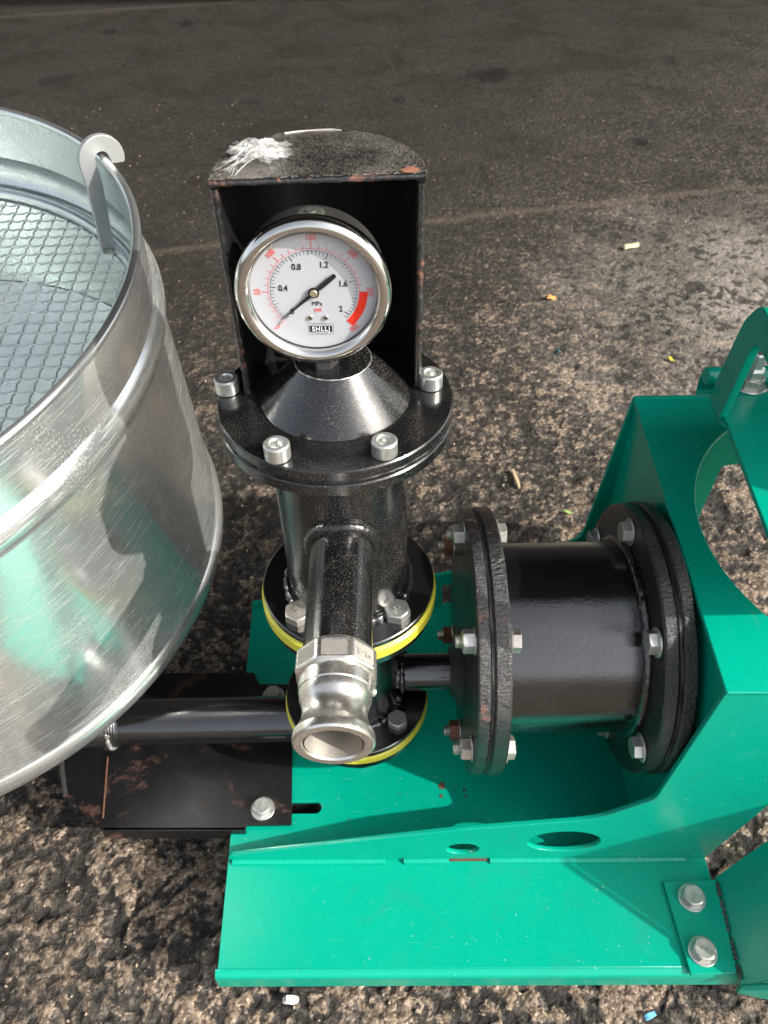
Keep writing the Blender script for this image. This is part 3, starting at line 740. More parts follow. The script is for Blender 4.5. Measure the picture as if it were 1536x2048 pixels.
for st in scr: mb.tube([A @ Vector((.0274, q[0] * sgn, cL + .0125 + q[1])) for q in st], .00022, 5)
mb.build('pen_marks', M['pen'], COUP, 60)

# -- gauge guard: half pipe with a lid
GY = .472; GX = -.0355; GR = .0640; gyaw = R(2.5)
GM = Matrix.Translation((GX, GY, 0)) @ Matrix.Rotation(gyaw, 4, 'Z')
LZ = .7465
def shell(r0, r1, z0, z1, n=48, ext=.006, jag=0.0, seed=3):
    rg = random.Random(seed)
    pts = lambda r: [(r, -ext)] + [(r * math.cos(PI * k / n), r * 1.14 * math.sin(PI * k / n)) for k in range(n + 1)] + [(-r, -ext)]
    P, Q = pts(r1), pts(r0); nz = 60; mb = MB(); vs = []; m_ = len(P)
    for j in range(nz + 1):
        z = z0 + (z1 - z0) * j / nz; jl = jag * (rg.uniform(-1, 1)); jr = jag * rg.uniform(-1, 1)
        for i, p in enumerate(P): vs.append(GM @ Vector((p[0] + (jr * .4 if i == 0 else 0), p[1] + (jr if i == 0 else jl if i == m_ - 1 else 0), z)))
        for i, p in enumerate(Q): vs.append(GM @ Vector((p[0], p[1] + (jr if i == 0 else jl if i == m_ - 1 else 0), z)))
    w = 2 * m_; fs = []
    for j in range(nz):
        for i in range(m_ - 1):
            fs.append((j * w + i, j * w + i + 1, (j + 1) * w + i + 1, (j + 1) * w + i))
            fs.append((j * w + m_ + i, (j + 1) * w + m_ + i, (j + 1) * w + m_ + i + 1, j * w + m_ + i + 1))
        fs.append((j * w, (j + 1) * w, (j + 1) * w + m_, j * w + m_)); fs.append((j * w + m_ - 1, j * w + 2 * m_ - 1, (j + 1) * w + 2 * m_ - 1, (j + 1) * w + m_ - 1))
    for j in (0, nz):
        for i in range(m_ - 1): fs.append((j * w + i, j * w + m_ + i, j * w + m_ + i + 1, j * w + i + 1))
    return mb.add(vs, fs)
shell(.0592, GR, .592, LZ - .0042, jag=.0006).build('gauge_guard', M['black_in'], PUMP, 40)
# worn edges of the guard
for sx_, x_ in ((1, GR), (-1, -GR)):
    rg = random.Random(int(x_ * 1000) + 90)
    path = [GM @ Vector((x_ - sx_ * .0022 + rg.uniform(-.0003, .0003), -.0066 + rg.uniform(-.0003, .0003), .594 + (LZ - .600) * i / 70)) for i in range(71)]
    MB().tube(path, .0026, 8, rfun=lambda i, n: .0025 + rg.uniform(-.0003, .0003)).build('guard_edge', M['black_rust'], PUMP, 50, label='chipped rusty edge of the gauge guard')
lid = [(GR + .001, -.0085)] + [((GR + .001) * math.cos(PI * k / 48), (GR + .001) * 1.14 * math.sin(PI * k / 48)) for k in range(49)] + [(-GR - .001, -.0085)]
LID = curve_plate('guard_lid', lid, [], .0042, .0010, M['black_dusty'], GM @ Matrix.Translation((0, 0, LZ - .0021)), PUMP)
LID.data.materials[0] = M['black_lid']
rg = random.Random(77)
path = [GM @ Vector((-GR + 2 * GR * i / 60, -.0088 + rg.uniform(-.0002, .0002), LZ - .0021 + rg.uniform(-.0002, .0002))) for i in range(61)]
MB().tube(path, .0021, 8, rfun=lambda i, n: .0020 + rg.uniform(-.0002, .0002)).build('worn_edge', M['black_rust'], LID, 50, label='rust and bare metal along the front edge of the lid')
mb = MB(); A = GM @ Matrix.Translation((GR - .009, -.004, LZ + .0002))
k_ = 18; vs = [A @ Vector((0, 0, .0006))]
for i in range(k_):
    a = 2 * PI * i / k_; rr = .0068 * rg.uniform(.65, 1.0); vs.append(A @ Vector((min(rr * math.cos(a) * 1.1, .0092), max(rr * math.sin(a) * .8, -.005), 0)))
mb.add(vs, [(0, 1 + i, 1 + (i + 1) % k_) for i in range(k_)])
mb.build('rust_patch', plain('orange_primer', (.26, .115, .075), .7, .3, 0, .4, 500, .0004), LID, 60)
# lump of dried weld at the back of the lid
weld([GM @ Vector((-.022 + .0075 * i, (GR - .002) * 1.14 * math.sqrt(max(0, 1 - ((-.022 + .0075 * i) / GR) ** 2)), LZ + .0002)) for i in range(6)], .0008, LID, M['alu_cast'], False, 7, .5, 31)

# -- the gauge
GC = Vector((-.0412, .437, .6835)); lean = R(-1.2)
DM = Matrix((Vector((1, 0, 0)), Vector((0, 0, 1)), Vector((0, -1, 0)))).transposed().to_4x4(); DM.translation = GC
DM = DM @ Matrix.Rotation(lean, 4, 'Z')        # dial frame: x right, y up, z towards the viewer
BR = .0492
GA = MB().lathe([(0, -.034), (.040, -.034), (.0435, -.0325), (.0450, -.029), (.0452, -.010), (.0462, -.0085), (.0462, -.006), (0, -.006)], DM, 96).build('pressure_gauge', M['case'], PUMP)
bz = [(.0410, -.0050), (.0400, -.0035), (.0398, -.0010), (.0404, .0012), (.0420, .0024), (.0440, .0030), (.0462, .0024), (.0480, .0010), (BR - .0004, -.0012), (BR, -.004), (BR - .0004, -.0075), (BR - .0022, -.0092), (.0455, -.0096), (.0455, -.0060)]
MB().lathe(bz, DM, 128, True).build('bezel', M['steel'], GA, 50)
DZ = -.0055
MB().lathe([(0, DZ - .001), (.0408, DZ - .001), (.0408, DZ), (0, DZ)], DM, 96).build('dial', M['dial'], GA)
MB().lathe([(.0400, DZ), (.0408, DZ), (.0408, -.0015), (.0400, -.0015)], DM, 96, True).build('inner_ring', M['gasket'], GA)
MB().lathe([(0, -.0008), (.0404, -.0008)], DM, 64, caps=False).build('glass', M['glass'], GA)
def dm(x, y, rot=0, z=DZ + .0002): return DM @ Matrix.Translation((x, y, z)) @ Matrix.Rotation(rot, 4, 'Z')
A0, A1 = 225.0, -45.0
def ang_mpa(v): return R(A0 + (A1 - A0) * v / 2.07)
def ang_psi(v): return R(A0 + (A1 - A0) * v / 300.0)
def tick(mb, a, r0, r1, w):
    A = dm(0, 0, a); mb.box((r0, -w / 2, -.00005), (r1, w / 2, .00006), A)
def arcband(mb, a0, a1, r0, r1, n=60, lift=0.0):
    vs = []; fs = []
    for i in range(n + 1):
        a = a0 + (a1 - a0) * i / n
        for r in (r0, r1): vs.append(dm(0, 0) @ Vector((r * math.cos(a), r * math.sin(a), lift)))
    for i in range(n): fs.append((2 * i, 2 * i + 1, 2 * i + 3, 2 * i + 2))
    return mb.add(vs, fs)
mk = MB()
for i in range(104):
    v = i * .02
    if v > 2.04: break
    a = ang_mpa(v)
    if i % 20 == 0: tick(mk, a, .0236, .0272, .00034)
    elif i % 10 == 0: tick(mk, a, .0242, .0272, .00024)
    elif i % 2 == 0: tick(mk, a, .0250, .0272, .00019)
arcband(mk, ang_mpa(0), ang_mpa(2.05), .02708, .02728, 90)
mk.build('black_scale', M['ink'], GA)
rk = MB()
for i in range(31):
    v = i * 10; a = ang_psi(v)
    if i % 5 == 0: tick(rk, a, .0286, .0326, .00042)
    else: tick(rk, a, .0286, .0310, .00022)
arcband(rk, ang_psi(0), ang_psi(300), .0284, .02868, 90)
rk.build('red_scale', M['red'], GA)
arcband(MB(), ang_psi(250), ang_psi(300), .0287, .0338, 24, .00005).build('red_band', M['redb'], GA)
tb = MB()
for i in range(25, 31): tick(tb, ang_psi(i * 10), .0287, .0312, .00014)
o_ = tb.build('band_ticks', M['ink'], GA); 
for v, txt, dx, dy in ((0, '0', .0, .0006), (.4, '0.4', 0, 0), (.8, '0.8', 0, 0), (1.2, '1.2', 0, 0), (1.6, '1.6', 0, 0), (2.0, '2', 0, 0)):
    a = ang_mpa(v); r_ = .0205 if v in (0, 2.0) else .0192
    text_mesh('numeral', txt, .0056, M['ink'], dm(r_ * math.cos(a) + dx, r_ * math.sin(a) + dy), GA, bold=.00009, sx=.86)
for v in (0, 50, 100, 150, 200, 250, 300):
    a = ang_psi(v); r_ = .0352 if v else .0350
    text_mesh('red_numeral', str(v), .0053, M['red'], dm(r_ * math.cos(a), r_ * math.sin(a), a - PI / 2), GA, bold=.00004, sx=.82)
text_mesh('unit_lettering', 'MPa', .0042, M['ink'], dm(.0016, -.0082), GA, sx=.95)
text_mesh('unit_lettering', 'psi', .0042, M['red'], dm(.0020, -.0122), GA, bold=.00004, label='red unit lettering psi')
MB().box((-.0072, -.0021, 0), (.0072, .0021, .00006), dm(.0032, -.0262)).build('maker_plate', M['ink'], GA)
mb = MB()
for (x0, y0, x1, y1) in ((-.0082, -.0040, .0082, -.00388), (-.0082, .00388, .0082, .0040), (-.0082, -.004, -.00808, .004), (.00808, -.004, .0082, .004)):
    mb.box((x0, y0, 0), (x1, y1, .00005), dm(.0032, -.0262))
for (p, q) in (((-.0072, .0021), (0, .0039)), ((0, .0039), (.0072, .0021)), ((-.0072, -.0021), (0, -.0039)), ((0, -.0039), (.0072, -.0021))):
    l_ = math.hypot(q[0] - p[0], q[1] - p[1]); a = math.atan2(q[1] - p[1], q[0] - p[0])
    mb.box((0, -.00006, 0), (l_, .00006, .00005), dm(.0032 + p[0], -.0262 + p[1], a))
mb.build('maker_outline', M['ink'], GA)
text_mesh('maker_lettering', 'SHLLJ', .0047, M['white'], dm(.0032, -.0264, 0, DZ + .0003), GA, bold=.00011, spacing=1.16, sx=.92)
for sx_ in (-.0034, .0066):
    MB().lathe([(0, 0), (.0017, 0), (.0019, .0004), (.0015, .0008), (0, .0008)], dm(sx_, -.0180), 24).build('dial_screw', M['steel'], GA)
    mb = MB(); mb.box((-.0012, -.0002, .0008), (.0012, .0002, .00095), dm(sx_, -.0180, .6)); mb.box((-.0002, -.0012, .0008), (.0002, .0012, .00096), dm(sx_, -.0180, .6)); mb.build('screw_slot', M['ink'], GA)
# pointer: thin tip to the zero mark, round-ended tail
pa_ = R(221); PMx = dm(0, 0, pa_, DZ + .0016)
def poly_prism(pts, z0, z1, A):
    n = len(pts); vs = [A @ Vector((x, y, z)) for z in (z0, z1) for (x, y) in pts]
    return MB().add(vs, [tuple(range(n))[::-1], tuple(range(n, 2 * n))] + [(i, (i + 1) % n, n + (i + 1) % n, n + i) for i in range(n)])
tail = [(-.0170 + .0015 * math.cos(a), .0015 * math.sin(a)) for a in [PI / 2 + PI * k / 10 for k in range(11)]]
pp = [(.0300, .0001), (.0300, -.0001)][::-1]
poly = [(.0300, -.00012), (.0300, .00012), (.0040, .0011), (0, .0013), (-.0040, .0011), (-.0050, .0015)] + tail + [(-.0050, -.0015), (-.0040, -.0011), (0, -.0013), (.0040, -.0011)]
poly_prism(poly, 0, .0004, PMx).build('pointer', M['pointer'], GA)
MB().lathe([(0, 0), (.0035, 0), (.0035, .0008), (.0028, .0010), (0, .0010)], dm(0, 0, 0, DZ + .0012), 40).build('pointer_boss', M['pointer'], GA)
MB().lathe([(0, 0), (.0024, 0), (.0024, .0007), (.0019, .0011), (0, .0011)], dm(0, 0, 0, DZ + .0020), 32).build('pointer_hub', M['brass'], GA)
MB().lathe([(0, 0), (.0007, 0), (.0005, .0012), (0, .0013)], dm(-.0225, -.0215), 12).build('zero_stop', M['zinc'], GA)
# rubber plug on top of the case and the stem below it
MB().lathe([(0, -.002), (.0085, -.002), (.0085, .0008), (.0070, .0016), (.0035, .0014), (.003, .0022), (0, .0022)], axis(GC + Vector((.001, .019, .0440)), (0, 0, 1)), 32).build('vent_plug', M['plug'], GA)
st = Vector((GC.x + .002, GC.y + .018, .6235))
MB().lathe([(0, 0), (.0100, 0), (.0100, .010), (.0080, .011), (.0080, .018), (0, .018)], Matrix.Translation(st), 6).build('gauge_stem', M['case'], PUMP, 20)

# -- the horizontal cylinder between its flanges
CY, CZ = .463, .292
def xdisc(name, R1, x0, x1, mat, b=.0014, cy=CY, cz=CZ, jag=0.0, **k):
    rf = None
    if jag: rf = lambda r, z, a: r + (jag * (math.sin(a * 17 + z * 900) + math.sin(a * 37 + 2)) if r > R1 * .8 else 0)
    return MB().lathe(disc(R1, x0, x1, b), Matrix.Translation((0, cy, cz)) @ Matrix.Rotation(PI / 2, 4, 'Y'), 144, rfun=rf).build(name, mat, PUMP, **k)
xdisc('cylinder_flange', .1300, .0760, .0870, M['black_pit'])
xdisc('gasket', .1292, .0870, .0898, M['gasket'], .0005, jag=.0003)
xdisc('cylinder_flange', .1310, .0898, .1045, M['black_pit'], .0020)
xdisc('cylinder', .0935, .1045, .2315, M['black'], .0006)
xdisc('cylinder_flange', .1315, .2315, .2440, M['black_pit'], .0018)
xdisc('gasket', .1310, .2440, .2472, M['gasket'], .0005, jag=.0003)
xdisc('cylinder_flange', .1330, .2472, .2590, M['black_pit'], .0018)
AX = Vector((1, 0, 0))
weld(ring_path((.1060, CY, CZ), AX, .0945, 150), .0034, PUMP, seed=21)
weld(ring_path((.2290, CY, CZ), AX, .0955, 150), .0046, PUMP, seed=22, ripple=.22)
for i in range(6):
    a = R(52 + 60 * i); q = Vector((0, CY - .1130 * math.cos(a), CZ + .1130 * math.sin(a)))
    hexbolt(q + Vector((.1045, 0, 0)), AX, PUMP, .2 + i * .37)
    nut(q + Vector((.0760, 0, 0)), -AX, PUMP, .5 * i, me=(NUT12, NUTV[0], NUTR, NUTR, NUTR, NUTV[1])[i])
    a = R(50 + 60 * i); q = Vector((0, CY - .1140 * math.cos(a), CZ + .1140 * math.sin(a)))
    hexbolt(q + Vector((.2315, 0, 0)), -AX, PUMP, .1 + i * .31)
# rod pipe from the valve body to the first flange, with its hub
PZ = .2365
MB().lathe([(0, -.02), (.0195, -.02), (.0195, .066), (0, .066)], axis((.010, .461, PZ), AX), 56).build('rod_pipe', M['black'], PUMP)
MB().lathe([(0, 0), (.024, 0), (.030, .006), (.040, .012), (0, .012)], axis((.0645, .461, PZ), AX), 40).build('rod_hub', M['black_pit'], PUMP)
weld(ring_path((.0150, .461, PZ), AX, .0200, 60), .0030, PUMP, seed=23)
weld([V3(.235) + Vector((.042 + .004 * math.sin(i), -.022, -.006 - .0022 * i)) for i in range(12)], .0030, PUMP, seed=24, closed=False)

# -- inlet pipe on the left with its tray
IZ = .1495
MB().lathe([(0, 0), (.0255, 0), (.0255, .235), (0, .235)], axis((-.300, .461, IZ), AX), 64).build('inlet_pipe', M['black'], PUMP)
pr = [(0, 0), (.0300, 0), (.0305, .002), (.0305, .030), (.0290, .034)]
for k in range(4): pr += [(.0272, .035 + .0030 * k), (.0262, .0365 + .0030 * k)]
pr += [(.0258, .048), (0, .048)]
MB().lathe(pr, axis((-.345, .461, IZ), AX), 64).build('pipe_union', M['black'], PUMP)
weld(ring_path((-.3085, .461, IZ), AX, .0280, 70)[30:66], .0024, PUMP, M['zinc'], False, seed=25, ripple=.8)
mb = MB(); path = [Vector((-.52 + .05 * (1 - math.cos(t)), .461 + .17 * (1 - t / (PI / 2)) , IZ)) for t in (0,)]
mb.lathe([(0, 0), (.028, 0), (.028, .19), (0, .19)], axis((-.53, .461, IZ), AX), 40); mb.tube([(-.52, .461, IZ), (-.525, .52, IZ), (-.53, .60, IZ + .02), (-.53, .63, IZ + .06), (-.53, .645, .235)], .028, 24)
mb.build('hopper_pipe', M['black'], PUMP)
TZ = BZ + .0085
def tz(px, py, z=TZ): p = onz(px, py, z); return (p.x, p.y)
tray = [tz(585, 1478), tz(583, 1649), tz(492, 1650), tz(491, 1661), tz(203, 1661), tz(215, 1508), tz(228, 1345), tz(508, 1345), tz(518, 1368), tz(588, 1368)]
curve_plate('mounting_tray', rounded(tray, .0015), [], .004, .0008, M['black_tray'], Matrix.Translation((0, 0, TZ - .002)), PUMP)
mb = MB(); a = Vector((*tz(203, 1661), TZ)); b_ = Vector((*tz(490, 1661), TZ))
mb.add([a, b_, b_ + Vector((0, -.001, -.018)), a + Vector((0, -.001, -.018)), a + Vector((0, .003, 0)), b_ + Vector((0, .003, 0)), b_ + Vector((0, .002, -.018)), a + Vector((0, .002, -.018))], [(0, 1, 2, 3), (4, 7, 6, 5), (0, 3, 7, 4), (1, 5, 6, 2), (3, 2, 6, 7), (0, 4, 5, 1)])
mb.build('tray_lip', M['black_tray'], PUMP)
fz = TZ - .004
fl_ = [Vector((*tz(204, 1661), TZ)), Vector((*tz(216, 1508), TZ)), Vector((*tz(200, 1345), TZ)), Vector((*tz(118, 1420, fz), fz)), Vector((*tz(124, 1540, fz), fz)), Vector((*tz(131, 1592, fz), fz))]
mb = MB(); mb.add(fl_ + [p - Vector((0, 0, .004)) for p in fl_], [(0, 1, 2, 3, 4, 5), (11, 10, 9, 8, 7, 6)] + [(i, (i + 1) % 6 + 0, (i + 1) % 6 + 6, i + 6) for i in range(6)])
mb.build('tray_flap', M['black_tray'], PUMP)
MB().tube([fl_[0] + (fl_[1] - fl_[0]) * t + Vector((0, 0, .0006)) for t in (.15, .4, .7, .95)], .0012, 6).build('rust_streak', M['rustchip'], PUMP, label='thin line of rust along the fold of the black tray')
MB().tube([fl_[5], fl_[4], fl_[3]], .0028, 8).build('tray_edge', M['case'], PUMP)
hexbolt(onz(526, 1618, TZ), UPV, PUMP, .3, washer=WASH, scale=.98, mark=.5)
hexbolt(onz(547, 1392, TZ), UPV, PUMP, .7, washer=WASH, scale=.98)

# ------------------------------------------------------------------ the galvanised hopper (axis leans a little towards the viewer)
hn = Vector((math.sin(-.004), math.sin(-.146), 1)).normalized()
HB = Vector((-.520, .633, H - .660)); HR = .3218; HH = .3695
HX = Vector((1, 0, 0)); HX = (HX - hn * HX.dot(hn)).normalized(); HY = hn.cross(HX)
HM = Matrix((HX, HY, hn)).transposed().to_4x4(); HM.translation = HB
HOP = obj('hopper', None) if False else None
hp = thing('metal_hopper', 'round galvanised sheet metal hopper with scratched wall, cropped by the left edge beside the pump', 'hopper', HB)
def hlathe(prof, name, mat, parent, close=False, seg=220, angle=35, **k):
    me = MB().lathe(prof, None, seg, close, caps=False).mesh(name, mat, angle)
    return obj(name, me, parent, mat4=HM.copy(), **k)
t = .0014; bh = .2985
beado = []
for k in range(13):
    s_ = -1 + 2 * k / 12; beado.append((HR + .0062 * (math.cos(s_ * PI / 2)) ** .8, bh + s_ * .0165))
wall_o = [(HR, .008), (HR, .15), (HR, .25)] + beado + [(HR - .0005, .335), (HR - .0008, HH - .004)]
wall_i = [(r - t, z) for r, z in reversed(wall_o)]
hlathe(wall_o + [(HR - .002, HH)] + wall_i, 'wall', M['galv'], hp, True)
# inner skin, half a millimetre inside, takes the duller unscratched inside face
hlathe([(r - .0004, z) for r, z in wall_i], 'inner_wall', M['galv_in'], hp, False)
rimp = [(HR - .0012 + .0040 * math.cos(a), HH - .001 + .0040 * math.sin(a)) for a in [2 * PI * k / 12 for k in range(12)]]
hlathe(rimp, 'rolled_rim', M['galv_rim'], hp, True, 220, 80)
hlathe([(HR - .004, .016), (HR + .0004, .016), (HR + .0036, .012), (HR + .0044, .004), (HR + .0036, -.006), (HR + .001, -.010), (HR - .004, -.010)], 'base_rim', M['galv_rim'], hp, True, 220, 50)
def dish(r, z, a): return r
flo = [(0, .012), (.05, .012), (.09, .018), (.14, .034), (.20, .062), (.26, .098), (.30, .126), (HR - .003, .145)]
hlathe(flo, 'hopper_floor', M['galv_floor'], hp)
hlathe([(0, 0), (HR - .004, 0), (HR - .004, .004), (0, .004)], 'underside', M['galv'], hp)

for (lx_, ly_) in ((-.40, .80), (-.66, .82), (-.66, .55)):
    top_ = HM @ Vector((HM.inverted() @ Vector((lx_, ly_, .26))).xy.to_3d())
    MB().lathe([(0, 0), (.022, 0), (.022, .004), (.013, .006), (.013, top_.z - .002), (0, top_.z - .002)], Matrix.Translation((lx_, ly_, 0)), 24).build('leg', M['black'], hp)

# ------------------------------------------------------------------ the sieve that hangs in the hopper
SH = .272; SR = .298
sv = thing('wire_sieve', 'round crimped wire mesh sieve hanging inside the galvanised hopper by a flat hook', 'sieve', HM @ Vector((0, 0, SH)))
hlathe([(SR + .0105 + .0065 * math.cos(a), SH + .006 + .0065 * math.sin(a)) for a in [2 * PI * k / 14 for k in range(14)]], 'sieve_ring', M['wire'], sv, True, 200, 80)
hlathe([(SR + .004, SH - .002), (SR + .0165, SH - .001), (SR + .0165, SH + .0), (SR + .004, SH - .0005)], 'ring_flange', M['galv_in'], sv, True, 200, 80)
wm = MB(); sp_ = .0160; wr = .00105; nW = int(SR / sp_)
for d_ in (0, 1):
    for i in range(-nW, nW + 1):
        q = i * sp_ + .004; half = math.sqrt(max(0, (SR + .006) ** 2 - q * q))
        rg = random.Random(i * 2 + d_)
        k0 = math.ceil(-half / (sp_ / 8)); k1 = math.floor(half / (sp_ / 8)); path = []
        wob = rg.uniform(-.0006, .0006)
        for k in range(k0, k1 + 1, 1):
            s_ = k * sp_ / 8
            # crimp: up over one cross wire, down under the next
            zz = (.0004 + .0009 * math.cos(2 * PI * (s_ - .004) / sp_)) if d_ == 0 else (-.0006 - .0005 * math.cos(2 * PI * (s_ - .004) / sp_))
            side = (.0 if d_ == 0 else .0006) * math.sin(2 * PI * (s_ - .004) / sp_) 
            p = Vector((s_, q + wob + side, SH + zz)) if d_ == 0 else Vector((q + wob + side, s_, SH + zz))
            path.append(HM @ p)
        if len(path) > 3: wm.tube(path, wr, 5)
o = wm.build('wire_mesh', M['wire'], sv, 80, kind='stuff')
# flat bar hook over the rim
rp = on(203, 314, HM @ Vector((0, 0, HH)), hn); rl = HM.inverted() @ rp; phi = math.atan2(rl.y, rl.x)
er = Vector((math.cos(phi), math.sin(phi), 0)); et = Vector((-math.sin(phi), math.cos(phi), 0))
KM = HM @ plane_m(er * (HR - .0015) + Vector((0, 0, HH - .0040)), er, Vector((0, 0, 1)))   # x outward, y up the axis
ro, ri = .0225, .0070
hk = []
for k in range(19): a = PI - PI * 1.12 * k / 18; hk.append((ro * math.cos(a), ro * math.sin(a) + .003))
hk += [(ro * math.cos(-.40) - .001, -.0060)]
hk += [(ri + .001, -.0040)]
for k in range(11): a = 0 + PI * k / 10; hk.append((ri * math.cos(a), ri * math.sin(a) + .0035))
hk += [(-ri, -.020), (-ri - .009, -.087), (-.0290, -.089), (-ro, -.02)]
curve_plate('hook', hk, [], .0060, .0007, M['hookbar'], KM, sv)
weld([KM @ Vector((-.022 + .003 * math.sin(i * 1.7), -.0880 + .0022 * i, .0 + .004 * math.cos(i * 2.2))) for i in range(5)], .0032, sv, M['zinc'], False, 7, .5, 41)

# ------------------------------------------------------------------ loose grit
def grit(name, n, seed, mat, r0, r1):
    rs = np.random.RandomState(seed); V = []; Fc = []
    Y = .05 + 3.2 * rs.rand(n) ** 1.3; X = (rs.rand(n) * 2 - 1) * (.6 + .45 * Y)
    base = np.array([[1, 0, 0], [-1, 0, 0], [0, 1, 0], [0, -1, 0], [0, 0, 1], [0, 0, -1.]])
    F8 = [(0, 2, 4), (2, 1, 4), (1, 3, 4), (3, 0, 4), (2, 0, 5), (1, 2, 5), (3, 1, 5), (0, 3, 5)]
    for k in range(n):
        r_ = r0 + (r1 - r0) * rs.rand() ** 3; q, _ = np.linalg.qr(rs.randn(3, 3))
        p = (base * (.6 + .5 * rs.rand(6, 1)) * [1, .8, .6]) @ q * r_ + [X[k], Y[k], r_ * .35 + .001]
        V += [tuple(v) for v in p]; Fc += [tuple(i + 6 * k for i in f) for f in F8]
    me = bpy.data.meshes.new(name); me.from_pydata(V, [], Fc); me.materials.append(mat); me.update()
    o = obj(name, me); o['kind'] = 'stuff'
grit('loose_grit', 5200, 3, plain('pale_grit', (.34, .26, .19), .8, .3, 0, .5, 60), .0008, .0040)
grit('dark_grit', 3600, 4, plain('dark_grit', (.045, .04, .036), .6, .4, 0, .5, 60), .0010, .0042)

# ------------------------------------------------------------------ litter and small things
def shard(name, label, cat, px, py, L1, W1, T1, ang, mat, z=.0045, seed=0, taper=.5, n=7):
    rg = random.Random(seed); p = onz(px, py, z); A = Matrix.Translation(p) @ Matrix.Rotation(ang, 4, 'Z') @ Matrix.Rotation(rg.uniform(-.12, .12), 4, 'Y')
    vs = []; fs = []
    for i in range(n + 1):
        u = -L1 / 2 + L1 * i / n; e_ = 1 - taper * abs(2 * i / n - 1) ** 2.2
        w = W1 / 2 * e_ * rg.uniform(.88, 1.08); h = T1 * rg.uniform(.8, 1.1); b0 = .002 * math.sin(i * .8)
        vs += [A @ Vector((u, -w, b0)), A @ Vector((u, -w * .7, h + b0)), A @ Vector((u, w * .7, h + b0)), A @ Vector((u, w, b0))]
    for i in range(n):
        a_ = 4 * i; fs += [(a_, a_ + 4, a_ + 5, a_ + 1), (a_ + 1, a_ + 5, a_ + 6, a_ + 2), (a_ + 2, a_ + 6, a_ + 7, a_ + 3), (a_ + 3, a_ + 7, a_ + 4, a_)]
    fs += [(0, 1, 2, 3), (4 * n + 3, 4 * n + 2, 4 * n + 1, 4 * n)]
    o = MB().add(vs, fs).build(name, mat, None, 40); tag(o, label, cat); return o
wood = plain('pale_wood', (.50, .38, .24), .7, .2, 0, .25, 120, .0004)
shard('wood_chip', 'long pale wood splinter lying on the asphalt right of the upper black flange', 'wood chip', 1032, 958, .046, .0085, .004, R(97), wood, seed=1)
shard('wood_chip', 'short orange wood chip on the asphalt to the right of the gauge guard', 'wood chip', 1102, 596, .022, .013, .005, R(8), plain('orange_wood', (.62, .30, .11), .6, .2, 0, .15, 200), seed=2, taper=.1)
shard('leaf', 'tiny green leaf on the asphalt above the black cylinder', 'leaf', 1135, 1024, .018, .007, .0015, R(-5), plain('green_leaf', (.22, .34, .10), .6, .3, 0, .3, 200), seed=3, taper=.9)
shard('leaf', 'small yellow leaf scrap on the asphalt left of the green lifting lug', 'leaf', 1341, 718, .020, .010, .002, R(-50), plain('yellow_leaf', (.48, .40, .06), .6, .3, 0, .3, 200), seed=4, taper=.8)
shard('plastic_scrap', 'small light blue plastic scrap on the asphalt in front of the green frame', 'scrap', 1300, 2031, .013, .006, .002, R(22), plain('blue_plastic', (.14, .42, .62), .4, .5, 0, .15, 300), seed=5, taper=.2)
shard('plastic_scrap', 'tiny dark teal plastic scrap on the asphalt between gauge guard and green housing', 'scrap', 1118, 702, .016, .006, .002, R(80), plain('teal_plastic', (.03, .12, .14), .5, .5, 0, .15, 300), seed=6, taper=.3)
shard('cigarette_butt', 'cream and green stub on the bright asphalt at upper right', 'cigarette butt', 1262, 494, .045, .012, .009, R(24), plain('cream_paper', (.58, .50, .32), .7, .2, 0, .15, 200), seed=7, taper=.1)
shard('stone', 'white pebble at the foot of the green front lip', 'pebble', 582, 2000, .016, .009, .006, R(5), plain('white_stone', (.62, .60, .58), .7, .3, 0, .15, 200), seed=8, taper=.5)
shard('leaf', 'small dry yellow leaf at the left foot of the green housing above the cylinder', 'leaf', 1199, 999, .012, .008, .002, R(60), plain('dry_leaf', (.52, .42, .08), .6, .3, 0, .3, 200), seed=9, taper=.7)

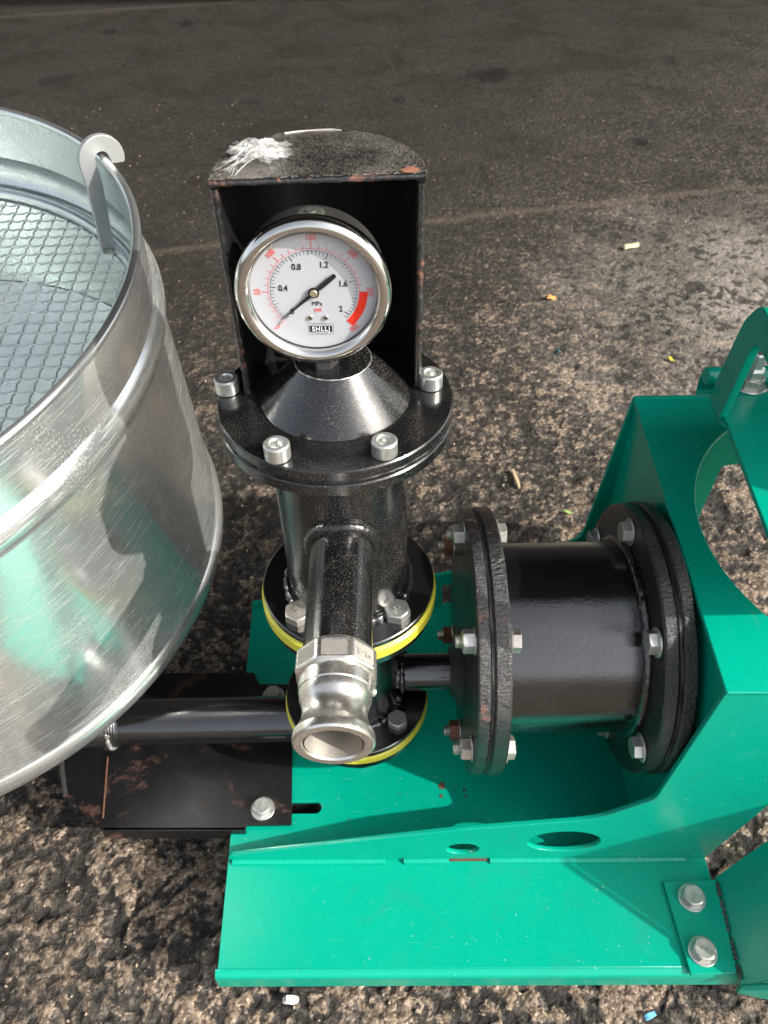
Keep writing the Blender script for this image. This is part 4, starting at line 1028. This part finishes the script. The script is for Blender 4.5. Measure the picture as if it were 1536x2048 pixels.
# crumpled film left on the lid
def film():
    rg = np.random.RandomState(5); root = None; mb = MB()
    base = GM @ Vector((-.036, .022, LZ + .0015))
    n = 34
    for s_ in range(3):
        ph = rg.rand(8) * 6; cx_, cy2 = [(-.001, .004), (.006, -.002), (-.004, .010)][s_]; sz = [.017, .013, .012][s_]
        vs = []
        for i in range(n):
            for j in range(n):
                u = (i / (n - 1) - .5) * 2; v = (j / (n - 1) - .5) * 2
                w = 1 - .35 * (u * u + v * v)
                h = (.0045 + .0030 * math.sin(3.1 * u + ph[0]) + .0026 * math.sin(5.7 * v + 2.3 * u + ph[1]) + .0024 * abs(math.sin(8 * u - 6 * v + ph[2])) + .0018 * abs(math.sin(15 * v + 9 * u + ph[3]))) * max(w, .05) + .0008 * rg.rand()
                x = cx_ + sz * (u + .22 * math.sin(5 * v + ph[4])); y = cy2 + sz * .8 * (v + .22 * math.sin(6 * u + ph[5]))
                vs.append(base + Vector((x, y, max(h * .6, .0003))))
        mb.add(vs, [(i * n + j, (i + 1) * n + j, (i + 1) * n + j + 1, i * n + j + 1) for i in range(n - 1) for j in range(n - 1)])
    o = mb.build('plastic_film', M['film'], None, 25)
    tag(o, 'crumpled scrap of clear plastic film stuck on the left of the black gauge guard lid', 'plastic film')
    # pulled threads of film that run down to the front corner of the lid
    mb = MB(); rr = random.Random(9)
    for k in range(11):
        a = base + Vector((rr.uniform(-.012, .016), rr.uniform(-.010, .004), .001)); b_ = GM @ Vector((-GR + .004 + .0013 * k + rr.uniform(-.002, .002), -.006 + rr.uniform(0, .012), LZ + .0006))
        if (b_ - a).length > .035: continue
        c_ = (a + b_) / 2 + Vector((rr.uniform(-.002, .002), rr.uniform(-.002, .002), rr.uniform(.0005, .003)))
        mb.tube([a, (a + c_) / 2 + Vector((0, 0, .0006)), c_, (b_ + c_) / 2, b_], rr.uniform(.00012, .00030), 4)
    t_ = mb.build('film_threads', M['film'], o, 60, kind='stuff')
film()

# ------------------------------------------------------------------ unseen roof, added to keep the far half of the sky dark in reflections
roof_mat = plain('added_roof_metal', (.10, .095, .085), .7, .3, 0, .3, 6)
rt = thing('added_roof', 'unseen dark roof added high overhead to darken the sky in reflections', 'roof', (0, 5.6, 0))
pr = MB(); RH = 7.2; RY0 = .75
for i in range(70):
    x = -14 + .4 * i; pr.box((x, RY0, RH), (x + .2, 13, RH + .04)); pr.box((x + .2, RY0, RH - .04), (x + .4, 13, RH))
pr.build('added_roof_sheet', roof_mat, rt)
MB().box((-14, 12.9, 0), (14, 13.0, RH - .05)).build('added_back_wall', roof_mat, rt)
MB().box((-14, RY0 - .04, RH - .14), (14, RY0 - .001, RH + .06)).build('added_eaves_beam', roof_mat, rt)
for x in (-11, 11): MB().box((x - .1, 8.9, 0), (x + .1, 9.1, RH - .05)).build('added_post', roof_mat, rt)
